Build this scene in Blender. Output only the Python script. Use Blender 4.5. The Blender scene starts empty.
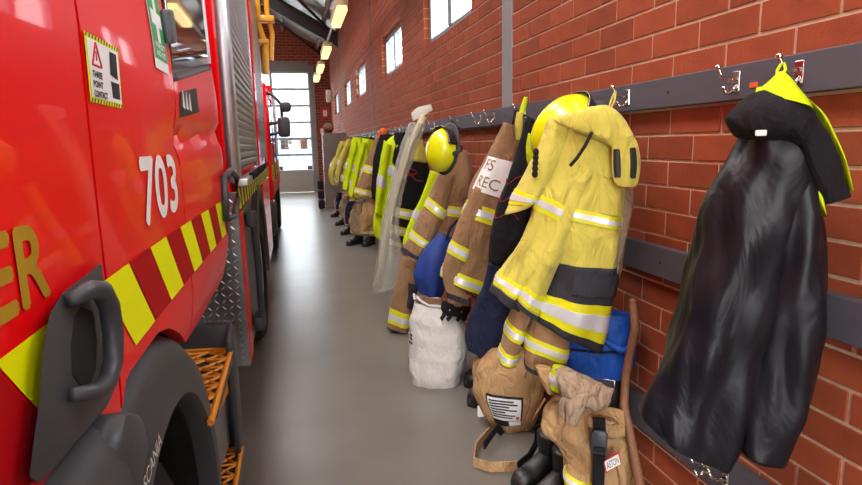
import bpy, bmesh, math, random
from mathutils import Vector, Matrix, noise
random.seed(7)
R_ = math.radians
SC = bpy.context.scene
COL = SC.collection

# ------------------------------------------------------------------ camera
W_, H_, F_ = 862, 485, 575.0
CAMZ = 1.45
RT = Vector((0.97270602, -0.23115179, -0.02029428))
UP = Vector((0.05860048, 0.1600845, 0.98536234))
FW = Vector((0.22451947, 0.95965713, -0.16926076))
CAM = Vector((0, 0, CAMZ))
cd = bpy.data.cameras.new('camera')
cam = bpy.data.objects.new('camera', cd)
COL.objects.link(cam)
cd.sensor_width = 36.0
cd.lens = F_ / W_ * 36.0
cd.clip_start = 0.02
m = Matrix.Identity(4)
for i in range(3):
    m[i][0], m[i][1], m[i][2], m[i][3] = RT[i], UP[i], -FW[i], CAM[i]
cam.matrix_world = m
SC.camera = cam

# ------------------------------------------------------------------ light
SC.view_settings.view_transform = 'Standard'
SC.view_settings.look = 'None'
SC.view_settings.gamma = 1.0
SC.view_settings.use_curve_mapping = False
SC.view_settings.exposure = 1.12
world = bpy.data.worlds.new('overcast_sky')
SC.world = world
world.use_nodes = True
wn = world.node_tree
bg = wn.nodes['Background']
bg.inputs[0].default_value = (0.97, 0.98, 1.0, 1)
bg.inputs[1].default_value = 4.5


def area(name, loc, rot, sx, sy, power, col=(1, 1, 1)):
    l = bpy.data.lights.new(name, 'AREA')
    l.shape = 'RECTANGLE'
    l.size, l.size_y, l.energy, l.color = sx, sy, power, col
    o = bpy.data.objects.new(name, l)
    o.location = loc
    o.rotation_euler = rot
    COL.objects.link(o)
    return o


# daylight entering through the translucent roof sheets and the big doors
SKYLIGHTS = [(-1.0, -3.0), (-1.0, 1.0), (-1.0, 5.6), (-1.0, 11.8)]
RS = 0.55          # roof slope
EAVE = 4.35
WX = 1.234         # face of the brick wall


def roofz(x):
    return EAVE + (WX - x) * RS if x > -4 else EAVE + (WX + 4) * RS - (-4 - x) * RS


area('open_door_daylight', (-2.2, -6.9, 2.2), (R_(90), 0, 0), 4.6, 3.4, 90, (1, .99, .97))

# ------------------------------------------------------------------ pixel helpers (a pixel gives a direction only)


def ray(u, v):
    return FW + RT * ((u - 431) / F_) - UP * ((v - 242.5) / F_)


def onX(u, v, x):
    d = ray(u, v)
    return CAM + d * (x / d.x)


def onY(u, v, y):
    d = ray(u, v)
    return CAM + d * (y / d.y)


def onZ(u, v, z):
    d = ray(u, v)
    return CAM + d * ((z - CAMZ) / d.z)


def onP(u, v, A, N):
    d = ray(u, v)
    return CAM + d * ((A - CAM).dot(N) / d.dot(N))


def proj(p):
    d = p - CAM
    w = d.dot(FW)
    if w < 0.02:
        return None
    return (431 + F_ * d.dot(RT) / w, 242.5 - F_ * d.dot(UP) / w)


# ------------------------------------------------------------------ materials
def lin(c):
    c = c / 255.0
    return c / 12.92 if c <= 0.04045 else ((c + 0.055) / 1.055) ** 2.4


def rgb(r, g, b):
    return (lin(r), lin(g), lin(b), 1)


MATS = {}


def mat(name, col, rough=0.6, metal=0.0, var=0.0, vscale=8.0, bump=0.0, bscale=200.0, coat=0.0,
        col2=None, island=0.0, sheen=0.0, spec=0.5, emis=None, estr=0.0, stretch=None, crease=0.0, cscale=16.0):
    """principled material with noise-mixed colour, optional bump and per-piece colour variation"""
    if name in MATS:
        return MATS[name]
    M = bpy.data.materials.new(name)
    M.use_nodes = True
    nt = M.node_tree
    b = nt.nodes['Principled BSDF']
    b.inputs['Roughness'].default_value = rough
    b.inputs['Metallic'].default_value = metal
    b.inputs['Specular IOR Level'].default_value = spec
    b.inputs['Coat Weight'].default_value = coat
    b.inputs['Coat Roughness'].default_value = 0.03
    if sheen:
        b.inputs['Sheen Weight'].default_value = sheen
    if emis:
        b.inputs['Emission Color'].default_value = emis
        b.inputs['Emission Strength'].default_value = estr
    tc = nt.nodes.new('ShaderNodeTexCoord')
    src = tc.outputs['Object']
    if stretch:
        mp = nt.nodes.new('ShaderNodeMapping')
        mp.inputs['Scale'].default_value = stretch
        nt.links.new(src, mp.inputs[0])
        src = mp.outputs[0]
    n1 = nt.nodes.new('ShaderNodeTexNoise')
    n1.inputs['Scale'].default_value = vscale
    n1.inputs['Detail'].default_value = 5
    nt.links.new(src, n1.inputs['Vector'])
    ramp = nt.nodes.new('ShaderNodeMapRange')
    ramp.inputs[1].default_value = 0.3
    ramp.inputs[2].default_value = 0.7
    nt.links.new(n1.outputs[0], ramp.inputs[0])
    mix = nt.nodes.new('ShaderNodeMix')
    mix.data_type = 'RGBA'
    c2 = col2 if col2 else tuple(x * (1 - var) for x in col[:3]) + (1,)
    mix.inputs[6].default_value = col
    mix.inputs[7].default_value = c2
    nt.links.new(ramp.outputs[0], mix.inputs[0])
    out = mix.outputs[2]
    if island:
        g = nt.nodes.new('ShaderNodeNewGeometry')
        oi = nt.nodes.new('ShaderNodeObjectInfo')
        ad = nt.nodes.new('ShaderNodeMath')
        ad.operation = 'ADD'
        nt.links.new(g.outputs['Random Per Island'], ad.inputs[0])
        nt.links.new(oi.outputs['Random'], ad.inputs[1])
        fr = nt.nodes.new('ShaderNodeMath')
        fr.operation = 'FRACT'
        nt.links.new(ad.outputs[0], fr.inputs[0])
        mr = nt.nodes.new('ShaderNodeMapRange')
        mr.inputs[3].default_value = 1 - island
        mr.inputs[4].default_value = 1 + island
        nt.links.new(fr.outputs[0], mr.inputs[0])
        hs = nt.nodes.new('ShaderNodeHueSaturation')
        nt.links.new(mr.outputs[0], hs.inputs['Value'])
        nt.links.new(out, hs.inputs['Color'])
        out = hs.outputs[0]
    nt.links.new(out, b.inputs['Base Color'])
    if bump:
        n2 = nt.nodes.new('ShaderNodeTexNoise')
        n2.inputs['Scale'].default_value = bscale
        n2.inputs['Detail'].default_value = 3
        nt.links.new(src, n2.inputs['Vector'])
        bp = nt.nodes.new('ShaderNodeBump')
        bp.inputs['Strength'].default_value = bump
        bp.inputs['Distance'].default_value = 0.004
        nt.links.new(n2.outputs[0], bp.inputs['Height'])
        if crease:
            mp2 = nt.nodes.new('ShaderNodeMapping')
            mp2.inputs['Scale'].default_value = (1, 1, .45)
            nt.links.new(tc.outputs['Object'], mp2.inputs[0])
            n3 = nt.nodes.new('ShaderNodeTexNoise')
            n3.inputs['Scale'].default_value = cscale
            n3.inputs['Detail'].default_value = 4
            n3.inputs['Distortion'].default_value = 1.2
            nt.links.new(mp2.outputs[0], n3.inputs['Vector'])
            b3 = nt.nodes.new('ShaderNodeBump')
            b3.inputs['Strength'].default_value = crease
            b3.inputs['Distance'].default_value = 0.05
            nt.links.new(n3.outputs[0], b3.inputs['Height'])
            nt.links.new(b3.outputs[0], bp.inputs['Normal'])
        nt.links.new(bp.outputs[0], b.inputs['Normal'])
    MATS[name] = M
    return M


def clear_mat(name, tint, gloss=0.05, rough=0.02, haze=0.0):
    """thin clear sheet: mostly see-through with a reflecting face"""
    M = bpy.data.materials.new(name)
    M.use_nodes = True
    nt = M.node_tree
    nt.nodes.clear()
    o = nt.nodes.new('ShaderNodeOutputMaterial')
    t = nt.nodes.new('ShaderNodeBsdfTransparent')
    t.inputs[0].default_value = tint
    g = nt.nodes.new('ShaderNodeBsdfGlossy')
    g.inputs['Roughness'].default_value = rough
    lw = nt.nodes.new('ShaderNodeLayerWeight')
    lw.inputs[0].default_value = .5
    pw = nt.nodes.new('ShaderNodeMath')
    pw.operation = 'POWER'
    pw.inputs[1].default_value = 5
    nt.links.new(lw.outputs['Facing'], pw.inputs[0])
    ad = nt.nodes.new('ShaderNodeMath')
    ad.operation = 'MULTIPLY_ADD'
    ad.inputs[1].default_value = .6
    ad.inputs[2].default_value = gloss
    nt.links.new(pw.outputs[0], ad.inputs[0])
    mx = nt.nodes.new('ShaderNodeMixShader')
    nt.links.new(ad.outputs[0], mx.inputs[0])
    nt.links.new(t.outputs[0], mx.inputs[1])
    nt.links.new(g.outputs[0], mx.inputs[2])
    last = mx
    if haze:
        d = nt.nodes.new('ShaderNodeBsdfDiffuse')
        d.inputs[0].default_value = (.75, .74, .68, 1)
        m2 = nt.nodes.new('ShaderNodeMixShader')
        m2.inputs[0].default_value = haze
        nt.links.new(mx.outputs[0], m2.inputs[1])
        nt.links.new(d.outputs[0], m2.inputs[2])
        last = m2
    nt.links.new(last.outputs[0], o.inputs[0])
    MATS[name] = M
    return M


BRICK = mat('brick', rgb(156, 74, 43), .8, var=.2, vscale=14, bump=.35, bscale=120, island=.17, spec=.3)
MORTAR = mat('mortar', rgb(220, 188, 158), .95, var=.2, vscale=40, bump=.5, bscale=300)
RAILM = mat('rail_paint', rgb(84, 82, 92), .55, var=.12, vscale=3, stretch=(6, 1, 6))
STEELG = mat('column_grey', rgb(142, 140, 138), .5, var=.08)
CHROME = mat('chrome', rgb(214, 210, 204), .18, metal=1.0, var=.1)
CONC = mat('concrete', rgb(128, 124, 118), .28, var=.12, vscale=1.6, bump=.05, bscale=60, spec=.45, col2=rgb(112, 108, 102))
RED = mat('truck_red', rgb(246, 5, 16), .34, var=.06, vscale=2, coat=.28, spec=.12)
REDDK = mat('stripe_red', rgb(176, 4, 18), .6, spec=.15)
HIVISF = mat('fluoro_tape', rgb(240, 248, 0), .6, spec=.15)
BLKPL = mat('black_plastic', rgb(60, 63, 68), .42, var=.12, vscale=5, bump=.12, bscale=500)
BLKDK = mat('black_rubber', rgb(18, 18, 20), .8, var=.2)
ALU = mat('aluminium', rgb(196, 198, 202), .32, metal=.85, var=.1, vscale=4)
SHUT = mat('shutter_alu', rgb(150, 152, 156), .34, metal=.85, var=.06)
CHECK = mat('checker_plate', rgb(150, 150, 150), .35, metal=.8, var=.15)
ORANGE = mat('orange_tread', rgb(226, 140, 20), .5, var=.1)
WHITE = mat('white_vinyl', rgb(240, 240, 238), .5)
GOLD = mat('gold_vinyl', rgb(190, 150, 30), .4, metal=.1)
GREEN = mat('green_vinyl', rgb(0, 150, 70), .4)
BLACKV = mat('black_vinyl', rgb(20, 20, 20), .5)
TRGLASS = mat('dark_glass', rgb(40, 36, 32), .04, spec=.9, coat=1.0)
YTUBE = mat('yellow_tube', rgb(226, 160, 20), .4, coat=.3)
# cloth
YEL = mat('yellow_cloth', rgb(214, 202, 88), .85, var=.10, vscale=5, bump=.3, bscale=500, sheen=.2, spec=.2, crease=0.75, cscale=12)
CHAR = mat('charcoal_cloth', rgb(58, 57, 62), .85, var=.15, vscale=6, bump=.3, bscale=500, spec=.2, crease=0.5, cscale=14)
TAN = mat('tan_cloth', rgb(158, 122, 88), .9, var=.14, vscale=6, bump=.35, bscale=450, sheen=.15, spec=.15, crease=0.7, cscale=14)
TANL = mat('sand_cloth', rgb(196, 158, 112), .9, var=.16, vscale=7, bump=.35, bscale=400, spec=.15, crease=0.8, cscale=16)
TAUPE = mat('taupe_cloth', rgb(168, 146, 122), .9, var=.15, vscale=7, bump=.3, bscale=300, spec=.15, crease=0.9, cscale=20)
LIME = mat('lime_cloth', rgb(206, 232, 20), .75, var=.12, vscale=6, bump=.2, bscale=400, spec=.2, crease=0.5, cscale=10)
CREAM = mat('cream_yellow_cloth', rgb(206, 196, 84), .85, var=.12, vscale=6, bump=.2, bscale=400, spec=.2, crease=0.5, cscale=10)
SILVER = mat('silver_tape', rgb(226, 228, 232), .35, metal=.25, var=.06, vscale=60)
TAPEY = mat('yellow_tape', rgb(228, 226, 20), .5, var=.06)
BLACKC = mat('black_cloth', rgb(34, 32, 36), .85, var=.2, vscale=6, bump=.3, bscale=400, spec=.2, crease=0.5, cscale=14)
SATIN = mat('black_satin', rgb(25, 24, 30), .42, var=.15, vscale=6, bump=.12, bscale=40, spec=.28, crease=0.35, cscale=6)
NAVY = mat('navy_cloth', rgb(38, 44, 70), .85, var=.2, vscale=6, bump=.3, bscale=400, spec=.2, crease=0.6, cscale=14)
BLUE = mat('blue_nylon', rgb(20, 88, 190), .5, var=.15, vscale=5, bump=.25, bscale=160, spec=.4, crease=0.5, cscale=14)
BAGW = mat('white_sack', rgb(216, 212, 206), .7, var=.08, vscale=12, bump=.25, bscale=60, crease=0.4, cscale=18)
HELM = mat('helmet_yellow', rgb(232, 236, 20), .25, coat=.6, var=.04)
WOOD = mat('wood', rgb(150, 104, 72), .6, var=.3, vscale=10, stretch=(20, 20, 2), bump=.2, bscale=60)
LEATHER = mat('boot_leather', rgb(34, 32, 32), .42, var=.25, vscale=10, bump=.3, bscale=60)
FOIL = mat('roof_foil', rgb(200, 202, 204), .4, metal=.5, var=.35, vscale=2.5, bump=.8, bscale=4)
DARKST = mat('dark_steel', rgb(52, 50, 50), .6, var=.15)
DOORG = mat('door_grey', rgb(176, 174, 168), .5, var=.08)
WINF = mat('window_alu', rgb(150, 162, 172), .4, metal=.4)
GLASS = clear_mat('clear_glass', (.93, .96, .97, 1))
PLASTIC = clear_mat('clear_plastic', (.88, .88, .84, 1), .08, .15, .28)
REDP = mat('red_sign', rgb(200, 24, 24), .5)
ORTAG = mat('orange_tag', rgb(230, 96, 30), .6)
REDTH = mat('red_thread', rgb(150, 30, 40), .7)
CABG = mat('cabinet_grey', rgb(112, 100, 92), .5, var=.06)
LAMPY = mat('lamp_diffuser', rgb(255, 236, 150), .5, emis=(1, .87, .40, 1), estr=.48)
CREAMP = mat('cream_paint', rgb(206, 190, 150), .6, var=.06)


# ------------------------------------------------------------------ mesh helpers
class MB:
    """collects verts and faces of one mesh"""

    def __init__(s):
        s.v, s.f = [], []

    def add(s, v, f):
        o = len(s.v)
        s.v += [Vector(p) for p in v]
        s.f += [tuple(i + o for i in q) for q in f]
        return s

    def box(s, lo, hi, ch=0.0):
        (a, b, c), (d, e, g) = lo, hi
        if ch <= 0:
            v = [(a, b, c), (d, b, c), (d, e, c), (a, e, c), (a, b, g), (d, b, g), (d, e, g), (a, e, g)]
            return s.add(v, [(0, 3, 2, 1), (4, 5, 6, 7), (0, 1, 5, 4), (1, 2, 6, 5), (2, 3, 7, 6), (3, 0, 4, 7)])
        bm = bmesh.new()
        bmesh.ops.create_cube(bm, size=1)
        for q in bm.verts:
            q.co = Vector(((a + d) / 2 + q.co.x * (d - a), (b + e) / 2 + q.co.y * (e - b), (c + g) / 2 + q.co.z * (g - c)))
        bmesh.ops.bevel(bm, geom=bm.edges[:], offset=ch, segments=2, affect='EDGES', profile=.5)
        return s.bm(bm)

    def bm(s, bm):
        bm.verts.index_update()
        s.add([q.co.copy() for q in bm.verts], [[q.index for q in f.verts] for f in bm.faces])
        bm.free()
        return s

    def tube(s, pts, r, n=10, cap=True):
        pts = [Vector(p) for p in pts]
        rs = r if isinstance(r, (list, tuple)) else [r] * len(pts)
        v, f = [], []
        prev = None
        for i, p in enumerate(pts):
            t = (pts[min(i + 1, len(pts) - 1)] - pts[max(i - 1, 0)]).normalized()
            if prev is None:
                a = Vector((0, 0, 1)) if abs(t.z) < .9 else Vector((1, 0, 0))
                a = (a - t * a.dot(t)).normalized()
            else:
                a = (prev - t * prev.dot(t)).normalized()
            prev = a
            b = t.cross(a)
            for k in range(n):
                an = 2 * math.pi * k / n
                v.append(p + (a * math.cos(an) + b * math.sin(an)) * rs[i])
        for i in range(len(pts) - 1):
            for k in range(n):
                f.append((i * n + k, i * n + (k + 1) % n, (i + 1) * n + (k + 1) % n, (i + 1) * n + k))
        if cap:
            f.append(tuple(range(n - 1, -1, -1)))
            f.append(tuple((len(pts) - 1) * n + k for k in range(n)))
        return s.add(v, f)

    def prism(s, poly, d, ch=0.0):
        """poly: 3-D outline, extruded by vector d, optionally bevelled"""
        d = Vector(d)
        n = len(poly)
        v = [Vector(p) for p in poly] + [Vector(p) + d for p in poly]
        f = [tuple(range(n - 1, -1, -1)), tuple(range(n, 2 * n))] + [(i, (i + 1) % n, n + (i + 1) % n, n + i) for i in range(n)]
        if ch <= 0:
            return s.add(v, f)
        bm = bmesh.new()
        vs = [bm.verts.new(p) for p in v]
        for q in f:
            bm.faces.new([vs[i] for i in q])
        bmesh.ops.recalc_face_normals(bm, faces=bm.faces[:])
        bmesh.ops.bevel(bm, geom=bm.edges[:], offset=ch, segments=2, affect='EDGES', profile=.5)
        return s.bm(bm)

    def ball(s, c, r, n=12, sq=(1, 1, 1)):
        c = Vector(c)
        v, f = [c + Vector((0, 0, r * sq[2]))], []
        m = n // 2
        for i in range(1, m):
            p = math.pi * i / m
            for k in range(n):
                a = 2 * math.pi * k / n
                v.append(c + Vector((r * sq[0] * math.sin(p) * math.cos(a), r * sq[1] * math.sin(p) * math.sin(a), r * sq[2] * math.cos(p))))
        v.append(c - Vector((0, 0, r * sq[2])))
        for k in range(n):
            f.append((0, 1 + k, 1 + (k + 1) % n))
            for i in range(m - 2):
                f.append((1 + i * n + k, 1 + (i + 1) * n + k, 1 + (i + 1) * n + (k + 1) % n, 1 + i * n + (k + 1) % n))
            f.append((1 + (m - 2) * n + k, len(v) - 1, 1 + (m - 2) * n + (k + 1) % n))
        return s.add(v, f)

    def lathe(s, c, axis, prof, n=28):
        """prof: list of (distance along axis, radius)"""
        c, ax = Vector(c), Vector(axis).normalized()
        a = ax.orthogonal().normalized()
        b = ax.cross(a)
        v, f = [], []
        for h, r in prof:
            for k in range(n):
                t = 2 * math.pi * k / n
                v.append(c + ax * h + (a * math.cos(t) + b * math.sin(t)) * r)
        for i in range(len(prof) - 1):
            for k in range(n):
                f.append((i * n + k, i * n + (k + 1) % n, (i + 1) * n + (k + 1) % n, (i + 1) * n + k))
        return s.add(v, f)

    def grid(s, fn, nu, nv):
        v = [fn(i / nu, j / nv) for i in range(nu + 1) for j in range(nv + 1)]
        f = [(i * (nv + 1) + j, (i + 1) * (nv + 1) + j, (i + 1) * (nv + 1) + j + 1, i * (nv + 1) + j + 1) for i in range(nu) for j in range(nv)]
        return s.add(v, f)


def make(name, mb, material, parent=None, origin=None, smooth=False, solid=0.0):
    o3 = Vector(origin) if origin is not None else Vector((0, 0, 0))
    me = bpy.data.meshes.new(name)
    me.from_pydata([tuple(p - o3) for p in mb.v], [], mb.f)
    bm = bmesh.new()
    bm.from_mesh(me)
    bmesh.ops.recalc_face_normals(bm, faces=bm.faces[:])
    bm.to_mesh(me)
    bm.free()
    if smooth:
        me.polygons.foreach_set('use_smooth', [True] * len(me.polygons))
        if smooth == 'auto':
            me.set_sharp_from_angle(angle=R_(40))
    me.materials.append(material)
    o = bpy.data.objects.new(name, me)
    COL.objects.link(o)
    if parent is not None:
        o.parent = parent
    elif origin is not None:
        o.location = o3
    if solid:
        md = o.modifiers.new('thickness', 'SOLIDIFY')
        md.thickness = solid
        md.offset = 0
    return o


def tag(o, label, cat, group=None):
    o['label'] = label
    o['category'] = cat
    if group:
        o['group'] = group
    return o


def struct(name, mb, material, origin=None, smooth=False, label=None):
    o = make(name, mb, material, None, origin, smooth)
    o['kind'] = 'structure'
    if label:
        o['label'] = label
    return o


class Thing:
    """gathers the parts of one thing, then links an Empty at its base with the parts below it"""

    def __init__(s, name, label, cat, group=None):
        s.name, s.label, s.cat, s.group, s.parts = name, label, cat, group, []

    def add(s, name, mb, material, under=None, smooth=False, label=None, solid=0.0, kind=None):
        s.parts.append((name, mb, material, under, smooth, label, solid, kind))
        return len(s.parts) - 1

    def done(s):
        vs = [p for q in s.parts for p in q[1].v]
        lo = Vector((min(p.x for p in vs), min(p.y for p in vs), min(p.z for p in vs)))
        hi = Vector((max(p.x for p in vs), max(p.y for p in vs), max(p.z for p in vs)))
        base = Vector(((lo.x + hi.x) / 2, (lo.y + hi.y) / 2, lo.z))
        s.hi, s.lo = hi, lo
        if len(s.parts) == 1:
            n, mb, mt, u, sm, lb, so, kd = s.parts[0]
            o = make(s.name, mb, mt, None, base, sm, so)
            s.obj = tag(o, s.label, s.cat, s.group)
            return o
        r = bpy.data.objects.new(s.name, None)
        r.empty_display_size = .05
        COL.objects.link(r)
        r.location = base
        tag(r, s.label, s.cat, s.group)
        obs = []
        for n, mb, mt, u, sm, lb, so, kd in s.parts:
            o = make(n, mb, mt, r if u is None else obs[u], base, sm, so)
            if lb:
                o['label'] = lb
            if kd:
                o['kind'] = kd
            obs.append(o)
        s.obj = r
        return r


def copy_tree(root, loc=None, label=None):
    def cp(o, par):
        c = o.copy()
        COL.objects.link(c)
        c.parent = par
        for ch in o.children:
            cp(ch, c)
        return c
    r = cp(root, None)
    if loc is not None:
        r.location = loc
    if label:
        r['label'] = label
    return r


FONTCACHE = {}


def text_flat(s, w, h):
    """triangulated lettering as ([(x, y)], faces), scaled to w by h from (0, 0)"""
    if s not in FONTCACHE:
        c = bpy.data.curves.new('lettering', 'FONT')
        c.body = s
        c.resolution_u = 4
        o = bpy.data.objects.new('lettering', c)
        COL.objects.link(o)
        dg = bpy.context.evaluated_depsgraph_get()
        me = bpy.data.meshes.new_from_object(o.evaluated_get(dg))
        v = [(p.co.x, p.co.y) for p in me.vertices]
        f = [tuple(p.vertices) for p in me.polygons]
        bpy.data.objects.remove(o)
        bpy.data.curves.remove(c)
        bpy.data.meshes.remove(me)
        FONTCACHE[s] = (v, f)
    v, f = FONTCACHE[s]
    x0, x1 = min(p[0] for p in v), max(p[0] for p in v)
    y0, y1 = min(p[1] for p in v), max(p[1] for p in v)
    return [((p[0] - x0) / (x1 - x0) * w, (p[1] - y0) / (y1 - y0) * h) for p in v], f


def text_mb(s, w, h, fn, bold=0.0):
    v, f = text_flat(s, w, h)
    mb = MB()
    mb.add([fn(x, y) for x, y in v], f)
    if bold:
        for dx, dy in ((bold, 0), (-bold, 0), (0, bold), (0, -bold)):
            mb.add([fn(x + dx, y + dy) for x, y in v], f)
    return mb

# ================================================================== THE SETTING
def brick_tex(name, c1, c2, mo):
    M = bpy.data.materials.new(name)
    M.use_nodes = True
    nt = M.node_tree
    b = nt.nodes['Principled BSDF']
    b.inputs['Roughness'].default_value = .85
    tc = nt.nodes.new('ShaderNodeTexCoord')
    mp = nt.nodes.new('ShaderNodeMapping')
    mp.inputs['Rotation'].default_value = (R_(90), 0, 0)
    bt = nt.nodes.new('ShaderNodeTexBrick')
    bt.inputs['Color1'].default_value = c1
    bt.inputs['Color2'].default_value = c2
    bt.inputs['Mortar'].default_value = mo
    bt.inputs['Scale'].default_value = 1
    bt.inputs['Mortar Size'].default_value = .005
    bt.inputs['Brick Width'].default_value = .24
    bt.inputs['Row Height'].default_value = .086
    nt.links.new(tc.outputs['Object'], mp.inputs[0])
    nt.links.new(mp.outputs[0], bt.inputs[0])
    nt.links.new(bt.outputs[0], b.inputs['Base Color'])
    return M


BRTEX = brick_tex('brick_far', rgb(160, 70, 50), rgb(140, 58, 40), rgb(180, 150, 125))
FARY, BACKY, LEFTX = 18.9, -7.0, -9.0

# floor and yard
mb = MB()
mb.box((LEFTX, BACKY, -.2), (WX + .3, FARY, 0))
struct('floor', mb, CONC)
YARD = mat('yard_concrete', rgb(190, 188, 184), .8, var=.1, vscale=.6)
mb = MB()
mb.box((-40, FARY + .0, -.25), (40, 75, -.02))
o = struct('ground', mb, YARD)
mb = MB()
mb.box((-40, -60, -.25), (40, BACKY, -.02))
o = struct('ground', mb, YARD)

# windows high in the brick wall
SILL, HEAD = 1.721 + .086 * 7, 1.721 + .086 * 13
WINS = [(-4.9, -3.45), (-1.9, -.45), (.62, 2.07), (3.94, 5.39), (6.5, 7.95), (9.75, 11.2), (12.3, 13.75), (15.6, 17.0)]
HEAD2 = 1.721 + .086 * 26      # unseen bays nearest the camera, made taller to add daylight on the truck


def head(b):
    return HEAD2 if b < 3 else HEAD


COLS = [(-2.7, -2.54), (3.17, 3.335), (8.95, 9.06), (14.9, 15.0)]


def cut(segs, holes):
    for h0, h1 in holes:
        out = []
        for a, b in segs:
            if b <= h0 or a >= h1:
                out.append((a, b))
                continue
            if a < h0:
                out.append((a, h0))
            if b > h1:
                out.append((h1, b))
        segs = out
    return segs


mb = MB()
mb.box((WX + .0045, BACKY, 0), (WX + .12, FARY, SILL - .006))
mb.box((WX + .0045, BACKY, HEAD2 + .006), (WX + .12, FARY, EAVE + .1))
for a, b in cut([(BACKY, FARY)], [(a - .006, b + .006) for a, b in WINS]):
    mb.box((WX + .0045, a, SILL - .006), (WX + .12, b, HEAD2 + .006))
for a, b in WINS:
    if head(b) < HEAD2:
        mb.box((WX + .0045, a - .006, HEAD + .006), (WX + .12, b + .006, HEAD2 + .006))
wall_r = struct('wall_right', mb, MORTAR, (0, 0, 0))


def inside(pt, poly):
    x, y = pt
    r = False
    for i in range(len(poly)):
        (x1, y1), (x2, y2) = poly[i], poly[i - 1]
        if (y1 > y) != (y2 > y) and x < (x2 - x1) * (y - y1) / (y2 - y1) + x1:
            r = not r
    return r


COVER = [[(735, 110), (800, 85), (845, 200), (828, 290), (775, 458), (728, 468), (645, 420), (690, 265), (715, 180)],
         [(330, 142), (440, 128), (520, 128), (600, 105), (640, 150), (625, 280), (630, 485), (330, 485)]]
bricks = []
for k in range(-20, 31):
    z0 = 1.721 + .086 * k + .005
    z1 = z0 + .076
    off = 1.128 + (0 if k % 2 == 0 else .12)
    n0 = int((BACKY - off) / .24) - 1
    holes = list(COLS)
    holes += [(a, b) for a, b in WINS if 7 <= k and z1 < head(b)]
    for n in range(n0, n0 + 112):
        y0, y1 = off + .24 * n + .005, off + .24 * (n + 1) - .005
        y0, y1 = max(y0, BACKY), min(y1, FARY)
        if y1 - y0 < .015:
            continue
        for a, b in cut([(y0, y1)], holes):
            if b - a > .012:
                bricks.append((a, b, z0, z1))


def brick_mesh(mb, y0, y1, z0, z1, x=WX, ch=.0014):
    d = .105
    v = [(x + ch, y0, z0), (x + ch, y1, z0), (x + ch, y1, z1), (x + ch, y0, z1),
         (x, y0 + ch, z0 + ch), (x, y1 - ch, z0 + ch), (x, y1 - ch, z1 - ch), (x, y0 + ch, z1 - ch),
         (x + d, y0, z0), (x + d, y1, z0), (x + d, y1, z1), (x + d, y0, z1)]
    f = [(4, 5, 6, 7), (0, 1, 5, 4), (1, 2, 6, 5), (2, 3, 7, 6), (3, 0, 4, 7), (0, 8, 9, 1), (1, 9, 10, 2), (2, 10, 11, 3), (3, 11, 8, 0)]
    mb.add(v, f)


score = []
for i, (a, b, z0, z1) in enumerate(bricks):
    c = [proj(Vector((WX, y, z))) for y, z in ((a, z0), (b, z0), (b, z1), (a, z1))]
    if any(q is None for q in c):
        continue
    cx, cy = sum(q[0] for q in c) / 4, sum(q[1] for q in c) / 4
    if not any(-5 < q[0] < 867 and -5 < q[1] < 490 for q in c):
        continue
    if any(inside((cx, cy), P) for P in COVER):
        continue
    ar = abs(sum(c[j][0] * c[j - 1][1] - c[j - 1][0] * c[j][1] for j in range(4))) / 2
    score.append((ar, i))
score.sort(reverse=True)
near = set(i for _, i in score[:300])
shared = {}
rest = MB()
for i, (a, b, z0, z1) in enumerate(bricks):
    if i in near:
        ln = round(b - a, 4)
        if ln not in shared:
            q = MB()
            brick_mesh(q, 0, ln, 0, .076, 0)
            o = make('brick', q, BRICK, wall_r)
            shared[ln] = o.data
        else:
            o = bpy.data.objects.new('brick', shared[ln])
            COL.objects.link(o)
            o.parent = wall_r
        o.location = (WX + random.uniform(-.0008, .0008), a, z0)
    else:
        brick_mesh(rest, a, b, z0, z1)
o = make('brickwork', rest, BRICK, wall_r)
o['kind'] = 'stuff'

# steel columns set in the wall
for i, (a, b) in enumerate(COLS):
    mb = MB()
    mb.box((WX - .004, a + .006, 0), (WX + .12, b - .006, EAVE), .004)
    struct('trim_%d' % (i + 1), mb, STEELG if i < 2 else DARKST)

# aluminium windows
for i, (a, b) in enumerate(WINS):
    mb = MB()
    x0, x1 = WX + .055, WX + .112
    t = .065
    HD = head(b)
    mb.box((x0, a, SILL), (x1, b, SILL + t))
    mb.box((x0, a, HD - t), (x1, b, HD))
    mb.box((x0, a, SILL + t), (x1, a + t, HD - t))
    mb.box((x0, b - t, SILL + t), (x1, b, HD - t))
    cm = (a + b) / 2
    mb.box((x0 - .008, cm - .055, SILL + t), (x1, cm + .055, HD - t))
    w = struct('window_%d' % (i + 1), mb, WINF, (0, 0, 0))
    for c0, c1 in ((a + t, cm - .055), (cm + .055, b - t)):
        q = MB()
        q.box((x0 + .02, c0, SILL + t), (x0 + .026, c1, HD - t))
        make('pane', q, GLASS, w)

# far wall with the sectional door
DX0, DX1, DH = -4.0, .62, 3.72


def endwall(name, y0, y1, inner_y):
    mb = MB()
    mb.box((DX1, y0, 0), (WX + .25, y1, EAVE + .2))
    mb.box((LEFTX, y0, 0), (DX0, y1, EAVE + .2))
    mb.box((DX0, y0, DH + .33), (DX1, y1, EAVE + .2))
    # gable
    ridge = roofz(-4) + .1
    v = [(LEFTX, y0, EAVE + .2), (WX + .25, y0, EAVE + .2), (WX, y0, roofz(WX) + .1), (-4, y0, ridge), (LEFTX, y0, roofz(LEFTX) + .1)]
    mb.prism(v, (0, y1 - y0, 0))
    struct(name, mb, BRTEX)


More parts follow.
